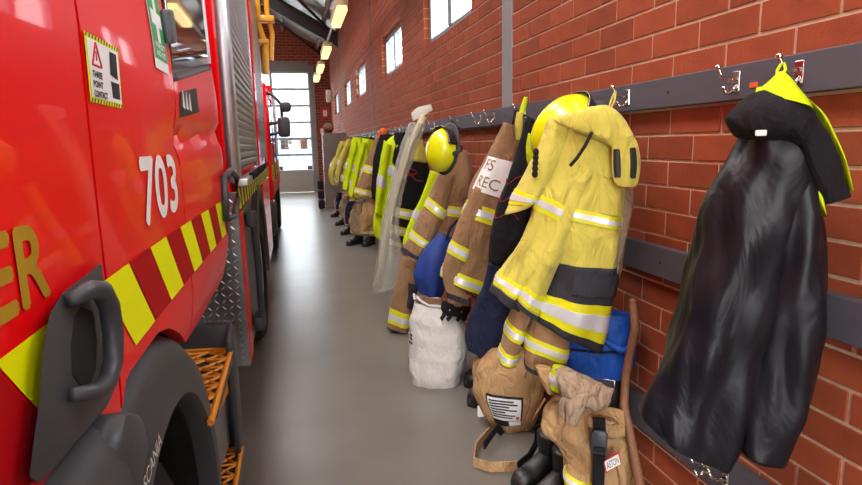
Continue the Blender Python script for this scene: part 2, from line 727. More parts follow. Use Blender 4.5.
endwall('wall_far', FARY, FARY + .25, FARY)
endwall('wall_behind', BACKY - .25, BACKY, BACKY)
mb = MB()
mb.box((LEFTX - .2, BACKY, 0), (LEFTX, FARY, roofz(LEFTX) + .1))
struct('wall_left', mb, CREAMP)
for i, yy in enumerate((FARY - .03, BACKY - .22)):
    mb = MB()
    mb.box((DX0, yy, DH), (DX1, yy + .25, DH + .33))
    struct('trim_%d' % (5 + i), mb, STEELG)
mb = MB()
mb.box((DX1 - .02, FARY - .12, 0), (DX1 + .16, FARY, DH + .2), .01)
struct('trim_7', mb, STEELG)


def sectional_door(name, y):
    fr = MB()
    bands = [0.0, .68] + [.68 + .507 * k for k in range(1, 7)]
    for z in bands[1:]:
        fr.box((DX0, y + .06, z - .035), (DX1, y + .11, z + .035), .004)
    root = make(name, fr, DOORG, None, (0, 0, 0))
    root['kind'] = 'structure'
    xs = [DX1 - 1.155 * k for k in range(5)]
    for x in xs:
        q = MB()
        q.box((x - .04, y + .05, 0), (x + .04, y + .12, DH), .004)
        make('stile', q, DOORG, root)
    q = MB()
    q.box((DX0, y + .07, 0), (DX1, y + .10, .645), .004)
    make('kick_panel', q, DOORG, root)
    for j in range(1, 7):
        for k in range(4):
            q = MB()
            q.box((xs[k + 1] + .04, y + .08, bands[j] + .035), (xs[k] - .04, y + .088, bands[j + 1] - .035))
            make('pane', q, GLASS, root)


sectional_door('door_1', FARY)

# roof
TRANS = mat('daylight_sheet', rgb(250, 250, 246), .6, emis=(1, .985, .95, 1), estr=8.0)
rc = MB()


def roof_fn(x0, x1):
    def fn(s, t):
        x = x0 + (x1 - x0) * s
        y = BACKY + (FARY - BACKY) * t
        return Vector((x, y, roofz(x) + .03 * math.sin(y * 5.2) * math.sin(x * 5) + .02 * noise.noise(Vector((x * 2, y * 2, 0)))))
    return fn


rc.grid(roof_fn(WX + .2, -4), 40, 150)
rc.grid(roof_fn(-4, LEFTX), 20, 60)
ceiling = struct('ceiling', rc, FOIL, (0, 0, 0), True)
for yb in (-2.6, 3.25, 9.0, 14.95):
    mb = MB()
    for (xa, xb) in ((WX + .1, -4.0), (-4.0, LEFTX)):
        za, zb = roofz(xa) - .16, roofz(xb) - .16
        for dz0, dz1, hw in ((-.36, -.33, .09), (-.33, -.03, .012), (-.03, 0, .09)):
            mb.add([(xa, yb - hw, za + dz0), (xa, yb + hw, za + dz0), (xa, yb + hw, za + dz1), (xa, yb - hw, za + dz1),
                    (xb, yb - hw, zb + dz0), (xb, yb + hw, zb + dz0), (xb, yb + hw, zb + dz1), (xb, yb - hw, zb + dz1)],
                   [(0, 1, 2, 3), (4, 7, 6, 5), (0, 4, 5, 1), (1, 5, 6, 2), (2, 6, 7, 3), (3, 7, 4, 0)])
    make('rafter', mb, DARKST, ceiling)
for xp in (.9, -.1, -1.1, -2.1, -3.1):
    mb = MB()
    z = roofz(xp) - .16
    mb.box((xp - .035, BACKY, z), (xp + .035, FARY, z + .14))
    make('purlin', mb, STEELG, ceiling)
for ya, yb in ((9.0, 14.95), (14.95, 18.9)):
    for s in (0, 1):
        mb = MB()
        xa, xb = (1.1, -2.6) if s else (-2.6, 1.1)
        mb.tube([(xa, ya, roofz(xa) - .22), (xb, yb, roofz(xb) - .22)], .035, 8)
        make('brace', mb, DARKST, ceiling, smooth=True)
for i, (sx_, sy_) in enumerate(SKYLIGHTS):
    mb = MB()
    a, b = sx_ - .8, sx_ + .8
    mb.add([(a, sy_ - 1.5, roofz(a) - .09), (b, sy_ - 1.5, roofz(b) - .09), (b, sy_ + 1.5, roofz(b) - .09), (a, sy_ + 1.5, roofz(a) - .09)], [(0, 1, 2, 3)])
    struct('window_%d' % (20 + i), mb, TRANS)

# what shows outside through the glazed door
mb = MB()
mb.box((-9, 46, -.02), (7, 52, 6.2))
bld = Thing('warehouse', 'pale warehouse across the yard seen through the glazed door', 'building')
PALE = mat('pale_cladding', rgb(214, 220, 226), .8, var=.06)
bld.add('wall', mb, PALE)
mb = MB()
mb.prism([(-9.3, 45.7, 6.2), (7.3, 45.7, 6.2), (-1, 45.7, 7.6)], (0, 6.6, 0))
bld.add('roof', mb, mat('roof_grey', rgb(160, 166, 172), .7))
for k in range(4):
    mb = MB()
    mb.box((-7.5 + 3.6 * k, 45.96, .1), (-5.1 + 3.6 * k, 46.02, 3.0))
    bld.add('shutter', mb, mat('blue_grey_shutter', rgb(120, 140, 164), .6))
bld.done()
van = Thing('parked_van', 'small blue and white van parked in the yard outside', 'van')
bx = .1
mb = MB()
mb.prism([(bx - .95, 34, .35), (bx + .95, 34, .35), (bx + .95, 34, 1.3), (bx + .8, 34, 2.1), (bx - .8, 34, 2.1), (bx - .95, 34, 1.3)], (0, 4.2, 0), .08)
van.add('body', mb, mat('van_blue', rgb(120, 160, 205), .4))
mb = MB()
mb.box((bx - .75, 33.96, 1.3), (bx + .75, 34.03, 1.95), .02)
van.add('windscreen', mb, TRGLASS)
mb = MB()
mb.box((bx - .9, 33.95, .35), (bx + .9, 34.05, .62), .02)
van.add('bumper', mb, mat('van_bumper', rgb(150, 154, 160), .5))
for sx_ in (-1, 1):
    for yy in (34.8, 37.3):
        mb = MB()
        mb.lathe((bx + sx_ * .75, yy, .32), (sx_, 0, 0), [(0, .02), (0, .33), (.2, .33), (.2, .02)], 16)
        van.add('wheel', mb, BLKDK)
van.done()

# fluorescent battens on a conduit along the top of the brick wall
LX, LZ = .8, 3.37
cd_ = MB()
cd_.tube([(LX, -6.5, LZ + .136), (LX, 18.7, LZ + .136)], .022, 8)
tag(make('conduit', cd_, STEELG, smooth=True), 'grey conduit pipe that the batten lights hang from', 'pipe')
base_l = None
for yy in (-3.5, -.2, 2.6, 5.9, 9.23, 12.7, 15.3, 17.4):
    if base_l is None:
        t = Thing('batten_light', 'yellow lit batten light hanging in a row below the roof', 'light', 'batten lights along the brick wall')
        q = MB()
        q.box((LX - .085, yy - .62, LZ + .04), (LX + .085, yy + .62, LZ + .11), .006)
        t.add('housing', q, CREAMP)
        q = MB()
        q.box((LX - .075, yy - .6, LZ - .05), (LX + .075, yy + .6, LZ + .04), .02)
        t.add('diffuser', q, LAMPY, label='glowing yellow diffuser')
        base_l = t.done()
        by = base_l.location.copy()
        y0_ = yy
    else:
        copy_tree(base_l, by + Vector((0, yy - y0_, 0)))

# exit and hose signs on the brick pier beside the door
for (u, v, w, h, lab) in ((325, 113, .24, .34, 'red and white square fire sign high on the brick pier'), (322, 131, .2, .3, 'small red and white fire sign lower on the brick pier')):
    p = onY(u, v, FARY - .01)
    t = Thing('fire_sign', lab, 'sign')
    q = MB()
    q.box((p.x - w / 2, FARY - .03, p.z - h / 2), (p.x + w / 2, FARY, p.z + h / 2), .003)
    t.add('plate', q, REDP)
    q = MB()
    q.box((p.x - w * .25, FARY - .034, p.z - h * .3), (p.x + w * .25, FARY - .03, p.z + h * .25))
    t.add('pictogram', q, WHITE)
    t.done()
# wall siren box at the far end of the brick wall
p = onX(328.5, 96, WX)
t = Thing('alarm_box', 'small white box fixed high on the brick wall by the door', 'alarm box')
q = MB()
q.box((WX - .16, 17.9, 2.75), (WX, 18.15, 3.1), .02)
t.add('case', q, WHITE)
q = MB()
q.lathe((WX - .16, 18.02, 2.92), (-1, 0, 0), [(0, .09), (.03, .08), (.03, .005)], 16)
t.add('lens', q, ORTAG)
t.done()

# the three grey rails on the brick wall
RAILX = WX - .032
RZ = [(1.552, 1.648), (.98, 1.085), (.385, .505)]
rl = ['grey painted top rail on the brick wall carrying the coat hooks', 'grey painted middle rail on the brick wall behind the coats', 'grey painted bottom rail on the brick wall above the floor']
for (z0, z1), lb in zip(RZ, rl):
    t = Thing('coat_rail', lb, 'rail')
    q = MB()
    q.box((RAILX, -5.5, z0), (WX, 13.5, z1), .003)
    t.add('board', q, RAILM)
    q = MB()
    for k in range(37):
        y = -5.3 + .5 * k
        q.lathe((RAILX + .001, y, (z0 + z1) / 2), (-1, 0, 0), [(0, .006), (.002, .006), (.003, .003), (.003, .0005)], 8)
    t.add('screws', q, DARKST, kind='stuff')
    t.done()


# chrome double coat hooks
def hook_thing(y, z, label, group):
    t = Thing('coat_hook', label, 'hook', group)
    q = MB()
    q.box((RAILX - .005, y - .013, z - .028), (RAILX, y + .013, z + .028), .002)
    t.add('base_plate', q, CHROME)
    q = MB()
    q.tube([(RAILX - .004, y, z + .005), (RAILX - .03, y, z + .004), (RAILX - .05, y, z + .012), (RAILX - .062, y, z + .032)], [.007, .005, .0045, .0045], 8)
    q.ball((RAILX - .063, y, z + .037), .0085, 10)
    t.add('upper_prong', q, CHROME, smooth=True)
    q = MB()
    q.tube([(RAILX - .004, y, z - .01), (RAILX - .018, y, z - .03), (RAILX - .03, y, z - .035), (RAILX - .04, y, z - .022)], [.006, .0045, .004, .004], 8)
    q.ball((RAILX - .041, y, z - .018), .0065, 10)
    t.add('lower_prong', q, CHROME, smooth=True)
    return t.done()


def rail_y(u, z):
    y = 1.0
    for _ in range(60):
        a, b = proj(Vector((RAILX, y, z))), proj(Vector((RAILX, y + .01, z)))
        y -= (a[0] - u) / ((b[0] - a[0]) / .01)
        y = max(.3, min(y, 40))
    return y


HZ = 1.602
HOOKY = []
h0 = hook_thing(rail_y(800, HZ), HZ, 'chrome double coat hook that the black satin jacket hangs from', 'hooks on the top rail')
y_h0 = rail_y(800, HZ)
HOOKS = [(737, 'empty chrome double hook between black satin jacket and yellow coat'), (628, 'chrome double coat hook that the large yellow coat hangs from'),
         (590, 'chrome double hook on the top rail with gear hung on it'), (525, 'chrome double hook on the top rail with gear hung on it'),
         (494, 'empty chrome double hook near the grey column, beside tan coats'), (481, 'empty chrome double hook near the grey column, beside tan coats'),
         (458, 'chrome double hook on the top rail with gear hung on it')]
yy = rail_y(435, HZ)
for u, lb in HOOKS:
    copy_tree(h0, h0.location + Vector((0, rail_y(u, HZ) - y_h0, 0)), lb)
while yy < 13.3:
    HOOKY.append(yy)
    copy_tree(h0, h0.location + Vector((0, yy - y_h0, 0)), 'chrome double hook on the top rail with gear hung on it')
    yy += .42
for u, v in ((708, 452), (727, 468)):
    p = onX(u, v, RAILX)
    c = copy_tree(h0, h0.location + Vector((0, p.y - y_h0, .445 - HZ)), 'chrome double hook on the bottom rail under the black jacket')
    c['group'] = 'hooks on the bottom rail'
for u, v, lb in ((754, 85, 'small orange tag on the top rail beside black jacket'), (617, 103, 'small orange tag on the top rail above yellow coat')):
    p = onX(u, v, RAILX)
    q = MB()
    q.box((RAILX - .002, p.y - .014, p.z - .007), (RAILX, p.y + .014, p.z + .007), .0008)
    tag(make('rail_tag', q, ORTAG, None, (RAILX, p.y, p.z)), lb, 'tag')

# cabinet at the end of the coats
t = Thing('steel_cabinet', 'tall grey steel cabinet standing at the far end of the coats', 'cabinet')
q = MB()
q.box((.70, 13.6, 0), (1.22, 14.1, 1.74), .01)
t.add('body', q, CABG)
for k in range(2):
    q = MB()
    q.box((.685, 13.62 + .235 * k, .06), (.702, 13.85 + .235 * k, 1.70), .004)
    d = t.add('door', q, CABG)
    q = MB()
    q.box((.668, 13.82 + .05 * k, .85), (.686, 13.835 + .05 * k, 1.0), .003)
    t.add('handle', q, CHROME, d)
t.done()
q = MB()
q.ball((.84, 13.72, 1.862), .115, 18)
q.lathe((.84, 13.72, 1.742), (0, 0, 1), [(0, .005), (0, .06), (.02, .05)], 18)
tag(make('brown_ball', q, mat('brown_leather', rgb(112, 70, 56), .6, var=.2), None, (.84, 13.72, 1.742), True), 'brown leather ball sitting on top of the grey cabinet', 'ball')
q = MB()
for k in range(3):
    q.box((.52, 13.6 + .1 * k, .0 + .22 * k), (.66, 13.95 - .05 * k, .2 + .22 * k), .03)
tag(make('tool_case', q, BLACKC, None, (.59, 13.7, 0)), 'black stacked tool case on the floor beside grey cabinet', 'case')

# ================================================================== FIRE TRUCK BESIDE THE AISLE
TX = -.27


def skx(y, z):
    x = TX
    if z > 1.62:
        x -= .12 * (z - 1.62) ** 1.3
    if z < 1.12:
        x -= .9 * (1.12 - z) ** 2
    if y > 2.35:
        x -= .75 * (y - 2.35) ** 2
    if y < -.6:
        x -= .6 * (y + .6) ** 2
    if y > 1.2:
        k = min(1, (y - 1.2) / .4)
        x -= .022 * k * math.exp(-((z - 1.475 - .03 * (y - 1.5)) / .03) ** 2)
    x += .004 * math.sin(3.1 * y + 1.0) * math.sin(7.0 * (z - 1.1))
    return x


def sk(y, z, off=0.0):
    return Vector((skx(y, z) + off, y, z))


def interp(tab, y):
    if y <= tab[0][0]:
        return tab[0][1]
    for (a, b), (c, d) in zip(tab, tab[1:]):
        if y <= c:
            return b + (d - b) * (y - a) / (c - a)
    return tab[-1][1]


ZB = [(-1.2, 1.02), (.86, 1.02), (.93, 1.105), (1.15, 1.105), (1.24, 1.085), (1.36, 1.035), (1.47, .975), (1.81, .947), (2.256, .935), (2.5, .95), (2.62, 1.02), (2.68, 1.12)]
SILLZ = [(1.5, 1.616), (2.41, 1.76)]


def patch(y0, y1, zlo, zhi, nu=24, nv=20):
    mb = MB()

    def fn(s, t):
        y = y0 + (y1 - y0) * s
        a = zlo(y) if callable(zlo) else zlo
        b = zhi(y) if callable(zhi) else zhi
        return sk(y, a + (b - a) * t)
    mb.grid(fn, nu, nv)
    # returned edges so that the panel has thickness at its gaps
    n = len(mb.v)
    edge = [i * (nv + 1) for i in range(nu + 1)] + [nu * (nv + 1) + j for j in range(1, nv + 1)] + [i * (nv + 1) + nv for i in range(nu - 1, -1, -1)] + [j for j in range(nv - 1, 0, -1)]
    for e in edge:
        mb.v.append(mb.v[e] + Vector((-.03, 0, 0)))
    k = len(edge)
    for i in range(k):
        mb.f.append((edge[i], edge[(i + 1) % k], n + (i + 1) % k, n + i))
    return mb


def decal(pts, off=.0015, n=6):
    """flat vinyl quad laid on the cab skin: four (y, z) corners"""
    mb = MB()
    (a, b), (c, d), (e, f), (g, h) = pts
    mb.grid(lambda s, t: sk((a + (c - a) * s) * (1 - t) + (g + (e - g) * s) * t, (b + (d - b) * s) * (1 - t) + (h + (f - h) * s) * t, off), n, n)
    return mb


def pxs(pts, x=TX):
    return [(onX(u, v, x).y, onX(u, v, x).z) for u, v in pts]


tr = Thing('fire_truck', 'red fire truck numbered 703 with black wheel arch and chevron stripe', 'fire truck')
# chassis, with a dark block added behind the skins to darken the door gaps
q = MB()
q.box((-2.5, -.6, .95), (-.42, 2.5, 2.9), .05)
q.box((-2.3, -.5, .45), (-.75, 6.6, .95), .02)
tr.add('chassis', q, BLKDK)
fd = tr.add('front_door', patch(-.95, .889, lambda y: interp(ZB, y), 1.8, 40, 20), RED, smooth='auto')
q = MB()
q.grid(lambda s, t: sk(-.8 + 1.6 * s, 1.83 + .75 * t, -.015), 8, 8)
tr.add('window', q, TRGLASS, fd, smooth=True, solid=.006)
q = patch(-.95, -.8, 1.8, 2.9, 4, 10)
w = patch(.8, .889, 1.8, 2.9, 4, 10)
q.add(w.v, w.f)
w = patch(-.8, .8, 2.58, 2.9, 10, 4)
q.add(w.v, w.f)
tr.add('window_frame', q, RED, fd, smooth='auto')
tr.add('side_panel', patch(.899, 1.53, lambda y: interp(ZB, y), 2.9, 24, 40), RED, smooth='auto')
cdr = tr.add('crew_door', patch(1.538, 2.66, lambda y: interp(ZB, y), lambda y: interp(SILLZ, y) - .012, 40, 24), RED, smooth='auto')
q = patch(2.42, 2.66, lambda y: interp(SILLZ, y) - .012, 2.9, 8, 30)
w = patch(1.538, 2.42, 2.66, 2.9, 10, 4)
q.add(w.v, w.f)
tr.add('window_frame', q, RED, cdr, smooth='auto')
q = MB()
q.grid(lambda s, t: Vector((TX - .014 - .02 * t - .004 * s, 1.54 + .88 * s, (interp(SILLZ, 1.54 + .88 * s) + .01) * (1 - t) + 2.66 * t)), 10, 10)
tr.add('window', q, TRGLASS, cdr, smooth=True, solid=.006)
q = MB()
q.grid(lambda s, t: sk(1.54 + .88 * s, interp(SILLZ, 1.54 + .88 * s) - .012 + .024 * t, .001 - .014 * t), 10, 2)
tr.add('window_seal', q, BLKPL, cdr, smooth=True, solid=.003)
q = MB()
q.box((-2.5, -.95, 2.88), (-.5, 2.62, 3.0), .05)
tr.add('roof', q, RED)
# front of the cab
q = MB()
q.grid(lambda s, t: Vector((-2.5 + 2.15 * s, -.95 - .1 * math.sin(math.pi * s), 1.0 + 1.95 * t)), 12, 12)
fr = tr.add('cab_front', q, RED, smooth=True, solid=.02)
q = MB()
q.grid(lambda s, t: Vector((-2.35 + 1.85 * s, -.965 - .1 * math.sin(math.pi * (s * .86 + .07)), 1.75 + 1.0 * t)), 12, 6)
tr.add('windscreen', q, TRGLASS, fr, smooth=True, solid=.01)
q = MB()
q.box((-2.5, -1.1, .35), (-.4, -.6, 1.0), .05)
tr.add('front_bumper', q, BLKPL)

# fluoro and dark-red chevron stripe
ST, SB = 1.262, 1.127
y = .27
k = 0
while y < 2.6:
    y1 = min(y + .140, 2.62)
    zc = lambda yy: 0.006 * math.sin(yy * 1.6)
    pts = [(y, ST + zc(y)), (y1, ST + zc(y1)), (min(y1 + .12, 2.655), SB + zc(y1)), (min(y + .12, 2.655), SB + zc(y))]
    pts = [pts[3], pts[2], pts[1], pts[0]]
    if not (.68 < y < .80):
        tr.add('stripe_block', decal(pts), HIVISF if k % 2 == 0 else REDDK, fd if y < .85 else (cdr if y > 1.45 else None))
    y += .1455 + .006 * (y - .9) if y > .85 else .1455
    k += 1
    if k == 4:
        y = .872
# fleet number and lettering
tr.add('number', text_mb('703', .315, .122, lambda x, z: sk(1.145 + x, 1.312 + z, .002), .005), WHITE, label='white number 703')
tr.add('lettering', text_mb('PUMPER', .44, .078, lambda x, z: sk(.254 + x, 1.297 + z, .002), .003), GOLD, fd, label='gold lettering PUMPER')
# three point contact sign
sy0, sy1, sz0, sz1 = .905, 1.062, 1.517, 1.612
sg = tr.add('sign_plate', decal([(sy0, sz0), (sy1, sz0), (sy1, sz1), (sy0, sz1)], .002), HIVISF, label='yellow edged white three point contact sign')
for zz in (sz0, sz1 - .006):
    q = MB()
    for i in range(12):
        yy = sy0 + (sy1 - sy0) * (i + .2) / 12
        w = decal([(yy, zz), (yy + .005, zz), (yy + .0085, zz + .006), (yy + .0035, zz + .006)], .0026, 1)
        q.add(w.v, w.f)
    tr.add('hazard_border', q, BLACKV, sg, kind='stuff')
tr.add('sign_face', decal([(sy0 + .006, sz0 + .007), (sy1 - .006, sz0 + .007), (sy1 - .006, sz1 - .007), (sy0 + .006, sz1 - .007)], .0028), WHITE, sg)
for i, wd in enumerate(('THREE', 'POINT', 'CONTACT')):
    tr.add('lettering', text_mb(wd, (.042, .042, .06)[i], .0085, lambda x, z, i=i: sk(.922 + x, 1.553 - .0135 * i + z, .0034), .0006), BLACKV, sg)
q = MB()
for a, b in (((.925, 1.57), (.945, 1.602)), ((.945, 1.602), (.965, 1.57)), ((.965, 1.57), (.925, 1.57))):
    q.tube([sk(a[0], a[1], .003), sk(b[0], b[1], .003)], .0018, 6)
q.tube([sk(.945, 1.577, .003), sk(.945, 1.59, .003)], .0012, 6)
tr.add('warning_triangle', q, REDP, sg)
q = MB()
for a in ([(1.005, 1.565), (1.045, 1.56), (1.045, 1.6), (1.01, 1.6)], [(1.01, 1.53), (1.05, 1.53), (1.05, 1.555), (1.005, 1.555)]):
    w = decal(a, .0032, 2)
    q.add(w.v, w.f)
tr.add('truck_pictogram', q, CHAR, sg)
# first aid sticker
gy0, gy1, gz0, gz1 = 1.335, 1.475, 1.618, 1.80
gs = tr.add('sticker', decal([(gy0, gz0), (gy1, gz0), (gy1, gz1), (gy0, gz1)], .002), WHITE, label='green first aid sticker with white cross')
tr.add('sticker_field', decal([(gy0 + .006, gz0 + .022), (gy1 - .006, gz0 + .022), (gy1 - .006, gz1 - .006), (gy0 + .006, gz1 - .006)], .0028), GREEN, gs)
q = MB()
cy, cz = (gy0 + gy1) / 2, 1.727
for a in ((.014, .05), (.05, .015)):
    w = decal([(cy - a[0], cz - a[1]), (cy + a[0], cz - a[1]), (cy + a[0], cz + a[1]), (cy - a[0], cz + a[1])], .0034, 2)
    q.add(w.v, w.f)
tr.add('white_cross', q, WHITE, gs)
q = MB()
for i in range(2):
    w = text_mb(('FIRST', 'AID KIT')[i], .09, .011, lambda x, z, i=i: sk(gy0 + .025 + x, 1.664 - .016 * i + z, .0034), .0006)
    q.add(w.v, w.f)
tr.add('lettering', q, WHITE, gs)
# small dark badge on the crew door
b0 = pxs([(180, 118), (199, 112), (196, 88), (179, 92)])
bd = tr.add('badge', decal(b0, .002), BLACKV, cdr, label='black badge with white script')
q = MB()
for i in range(3):
    w = decal([(b0[0][0] + .04 + .05 * i, b0[0][1] + .03), (b0[0][0] + .075 + .05 * i, b0[0][1] + .025), (b0[0][0] + .06 + .05 * i, b0[0][1] + .075), (b0[0][0] + .05 + .05 * i, b0[0][1] + .07)], .003, 1)
    q.add(w.v, w.f)
tr.add('badge_script', q, WHITE, cdr)
q = MB()
for k in range(3):
    cyl = 1.58 + .05 * k
    q.tube([sk(cyl + .018 * math.cos(a * .52), 1.50 + .02 * math.sin(a * .52), .002) for a in range(13)], .0025, 6)
# black pad beside the crew window
q = MB()
pp = pxs([(162, 9), (169, 9), (171, 43), (164, 44)])
q.prism([sk(a, b, .0) for a, b in pp], (.02, 0, 0), .008)
tr.add('black_pad', q, BLKPL, smooth='auto')

# front door handle housing
hp = [(101, 262), (86, 275), (64, 291), (50, 312), (43, 345), (39, 400), (33, 445), (29, 478), (40, 484), (60, 462), (85, 432), (108, 405), (119, 378), (120, 350), (114, 318), (106, 295)]
q = MB()
bmh = bmesh.new()
nb = len(hp)
lo_ = [bmh.verts.new((TX - .004, a, b)) for a, b in pxs(hp, TX - .004)]
hi_ = [bmh.verts.new((TX + .018, a, b)) for a, b in pxs(hp, TX + .018)]
bmh.faces.new(lo_)
bmh.faces.new(hi_)
for i in range(nb):
    bmh.faces.new((lo_[i], lo_[(i + 1) % nb], hi_[(i + 1) % nb], hi_[i]))
bmesh.ops.recalc_face_normals(bmh, faces=bmh.faces[:])
bmesh.ops.bevel(bmh, geom=bmh.edges[:], offset=.004, segments=2, affect='EDGES', profile=.5)
q.bm(bmh)
hh = tr.add('handle_housing', q, BLKPL, fd, smooth='auto', label='black plastic door handle housing')
q = MB()
q.prism([Vector((TX + .0165, a, b)) for a, b in pxs([(79, 306), (74, 316), (71, 345), (72, 375), (80, 386), (90, 383), (95, 368), (96, 340), (92, 312)], TX + .018)], (.003, 0, 0), .001)
tr.add('recess_shade', q, BLKDK, hh)  # dark raised plate standing in for the shade inside the recess
path = [(76, 300), (84, 290), (96, 291), (104, 306), (108, 334), (108, 362), (102, 383), (92, 392), (80, 394)]
q = MB()
q.tube([Vector((TX + (.022 if i in (0, len(path) - 1) else .036), *pxs([p], TX + .03)[0])) for i, p in enumerate(path)], [.009, .011, .0125, .0125, .0125, .012, .011, .010, .008], 12)
tr.add('door_handle', q, BLKPL, hh, smooth=True)
# crew door handle
q = MB()
hp2 = [(227, 178), (233, 171), (239, 177), (240, 200), (237, 216), (229, 219)]
q.tube([Vector((TX + .02, *pxs([p], TX + .03)[0])) for p in hp2 + [hp2[0]]], .013, 10)
tr.add('door_handle', q, BLKPL, cdr, smooth=True)

# wheel arch
AY, AZ = 1.12, .52


def arc(r, a0, a1, n, x, yc=AY, zc=AZ):
    return [Vector((x, yc + r * math.cos(R_(a0 + (a1 - a0) * i / n)), zc + r * math.sin(R_(a0 + (a1 - a0) * i / n)))) for i in range(n + 1)]


def band(mb, prof, a0, a1, n, yc=AY, zc=AZ):
    """sweep a (x, radius) profile round the wheel"""
    v = []
    m_ = len(prof)
    for i in range(n + 1):
        a = R_(a0 + (a1 - a0) * i / n)
        for x, r in prof:
            v.append(Vector((x, yc + r * math.cos(a), zc + r * math.sin(a))))
    f = [(i * m_ + j, i * m_ + (j + 1) % m_, (i + 1) * m_ + (j + 1) % m_, (i + 1) * m_ + j) for i in range(n) for j in range(m_)]
    f += [tuple(range(m_)), tuple(n * m_ + j for j in range(m_))]
    mb.add(v, f)


q = MB()
band(q, [(-.75, .58), (-.33, .57), (-.29, .555), (-.262, .52), (-.25, .47), (-.252, .435), (-.27, .425), (-.75, .425)], -32, 132, 44)
fa = tr.add('wheel_arch', q, BLKPL, smooth='auto', label='black plastic wheel arch')
a0_, a1_ = onX(140, 478, -.248), onX(157, 428, -.248)
ud = (a1_ - a0_)
pd = Vector((0, -ud.z, ud.y)).normalized()
tr.add('lettering', text_mb('SCANIA', 1, 1, lambda x, z: a0_ + ud * x + pd * (-.004 - .026 * (1 - z)) + Vector((.004, 0, 0))), WHITE, fa, label='white lettering along the wheel arch')
q = MB()
band(q, [(-.75, .43), (-.30, .43), (-.30, .415), (-.75, .415)], -30, 120, 30)
tr.add('arch_liner', q, BLKDK, fa)
# front mudguard block and its rounded catch
prof = [(-.6, 1.118), (-.30, 1.118), (-.262, 1.112), (-.235, 1.09), (-.218, 1.05), (-.212, .98), (-.212, .56), (-.6, .56)]
q = MB()
ys = [-.3, .1, .3, .45, .55, .62]
v = []
for y in ys:
    for x, z in prof:
        v.append(Vector((x, y + (.13 * max(0, (z - .75)) / .37 if y > .52 else 0), z - (.012 if y < .3 else 0))))
n = len(prof)
q.add(v, [(i * n + j, i * n + (j + 1) % n, (i + 1) * n + (j + 1) % n, (i + 1) * n + j) for i in range(len(ys) - 1) for j in range(n)] + [tuple(range(n)), tuple((len(ys) - 1) * n + j for j in range(n))])
mg = tr.add('mudguard', q, BLKPL, smooth='auto')
q = MB()
q.prism([Vector((-.42, a, b)) for a, b in ((.70, 1.04), (.725, 1.10), (.775, 1.115), (.84, 1.085), (.86, 1.02), (.78, .985))], (.195, 0, 0), .018)
tr.add('catch', q, BLKPL, mg, smooth='auto')
q = MB()
q.prism([Vector((-.40, a, b)) for a, b in ((.655, 1.09), (.67, 1.145), (.70, 1.145), (.715, 1.09))], (.13, 0, 0), .008)
tr.add('catch_block', q, BLKPL, mg, smooth='auto')


def wheel(t, y, z, r, xo, wd=.3, hub=True):
    q = MB()
    q.lathe((xo, y, z), (-1, 0, 0), [(.03, r * .6), (0, r * .66), (0, r * .9), (.02, r * .98), (.05, r), (wd - .05, r), (wd - .02, r * .98), (wd, r * .9), (wd, r * .6)], 48)
    w_ = t.add('tyre', q, BLKDK, smooth='auto')
    if hub:
        q = MB()
        q.lathe((xo - .02, y, z), (-1, 0, 0), [(0, r * .6), (.02, r * .58), (.12, r * .5), (.1, r * .3), (.02, r * .25), (0, r * .2), (0, .001)], 32)
        t.add('rim', q, ALU, w_, smooth='auto')
        q = MB()
        for k in range(10):
            a = 2 * math.pi * k / 10
            q.lathe((xo - .1, y + r * .38 * math.cos(a), z + r * .38 * math.sin(a)), (1, 0, 0), [(-.01, .014), (.03, .014), (.035, .001)], 6)
        t.add('wheel_nuts', q, CHROME, w_)


wheel(tr, 1.12, .412, .412, -.335)

# crew steps with orange treads


def clip_seg(a, b, poly):
    (x1, y1), (x2, y2) = a, b
    t0, t1 = 0.0, 1.0
    n = len(poly)
    ar = sum(poly[i][0] * poly[(i + 1) % n][1] - poly[(i + 1) % n][0] * poly[i][1] for i in range(n))
    for i in range(n):
        (px, py), (qx, qy) = poly[i], poly[(i + 1) % n]
        nx, ny = -(qy - py), (qx - px)
        if ar < 0:
            nx, ny = -nx, -ny
        d0 = (x1 - px) * nx + (y1 - py) * ny
        d1 = (x2 - px) * nx + (y2 - py) * ny
        if d0 < 0 and d1 < 0:
            return None
        if d0 < 0:
            t0 = max(t0, d0 / (d0 - d1))
        elif d1 < 0:
            t1 = min(t1, d0 / (d0 - d1))
    if t1 - t0 < .02:
        return None
    return (x1 + (x2 - x1) * t0, y1 + (y2 - y1) * t0), (x1 + (x2 - x1) * t1, y1 + (y2 - y1) * t1)


def tread(poly, z, under):
    q = MB()
    n = len(poly)
    for i in range(n):
        a, b = poly[i], poly[(i + 1) % n]
        q.tube([(a[0], a[1], z), (b[0], b[1], z)], .009, 6)
    for k in range(-20, 36):
        y = 1.2 + .075 * k
        for a, b in (((-.7, y), (-.1, y)), ((-.7, y), (-.1, y + .6)), ((-.7, y + .6), (-.1, y))):
            c = clip_seg(a, b, poly)
            if c:
                q.tube([(c[0][0], c[0][1], z - .004), (c[1][0], c[1][1], z - .004)], .0055, 4)
    tr.add('step_tread', q, ORANGE, under, label='orange open grid step tread')


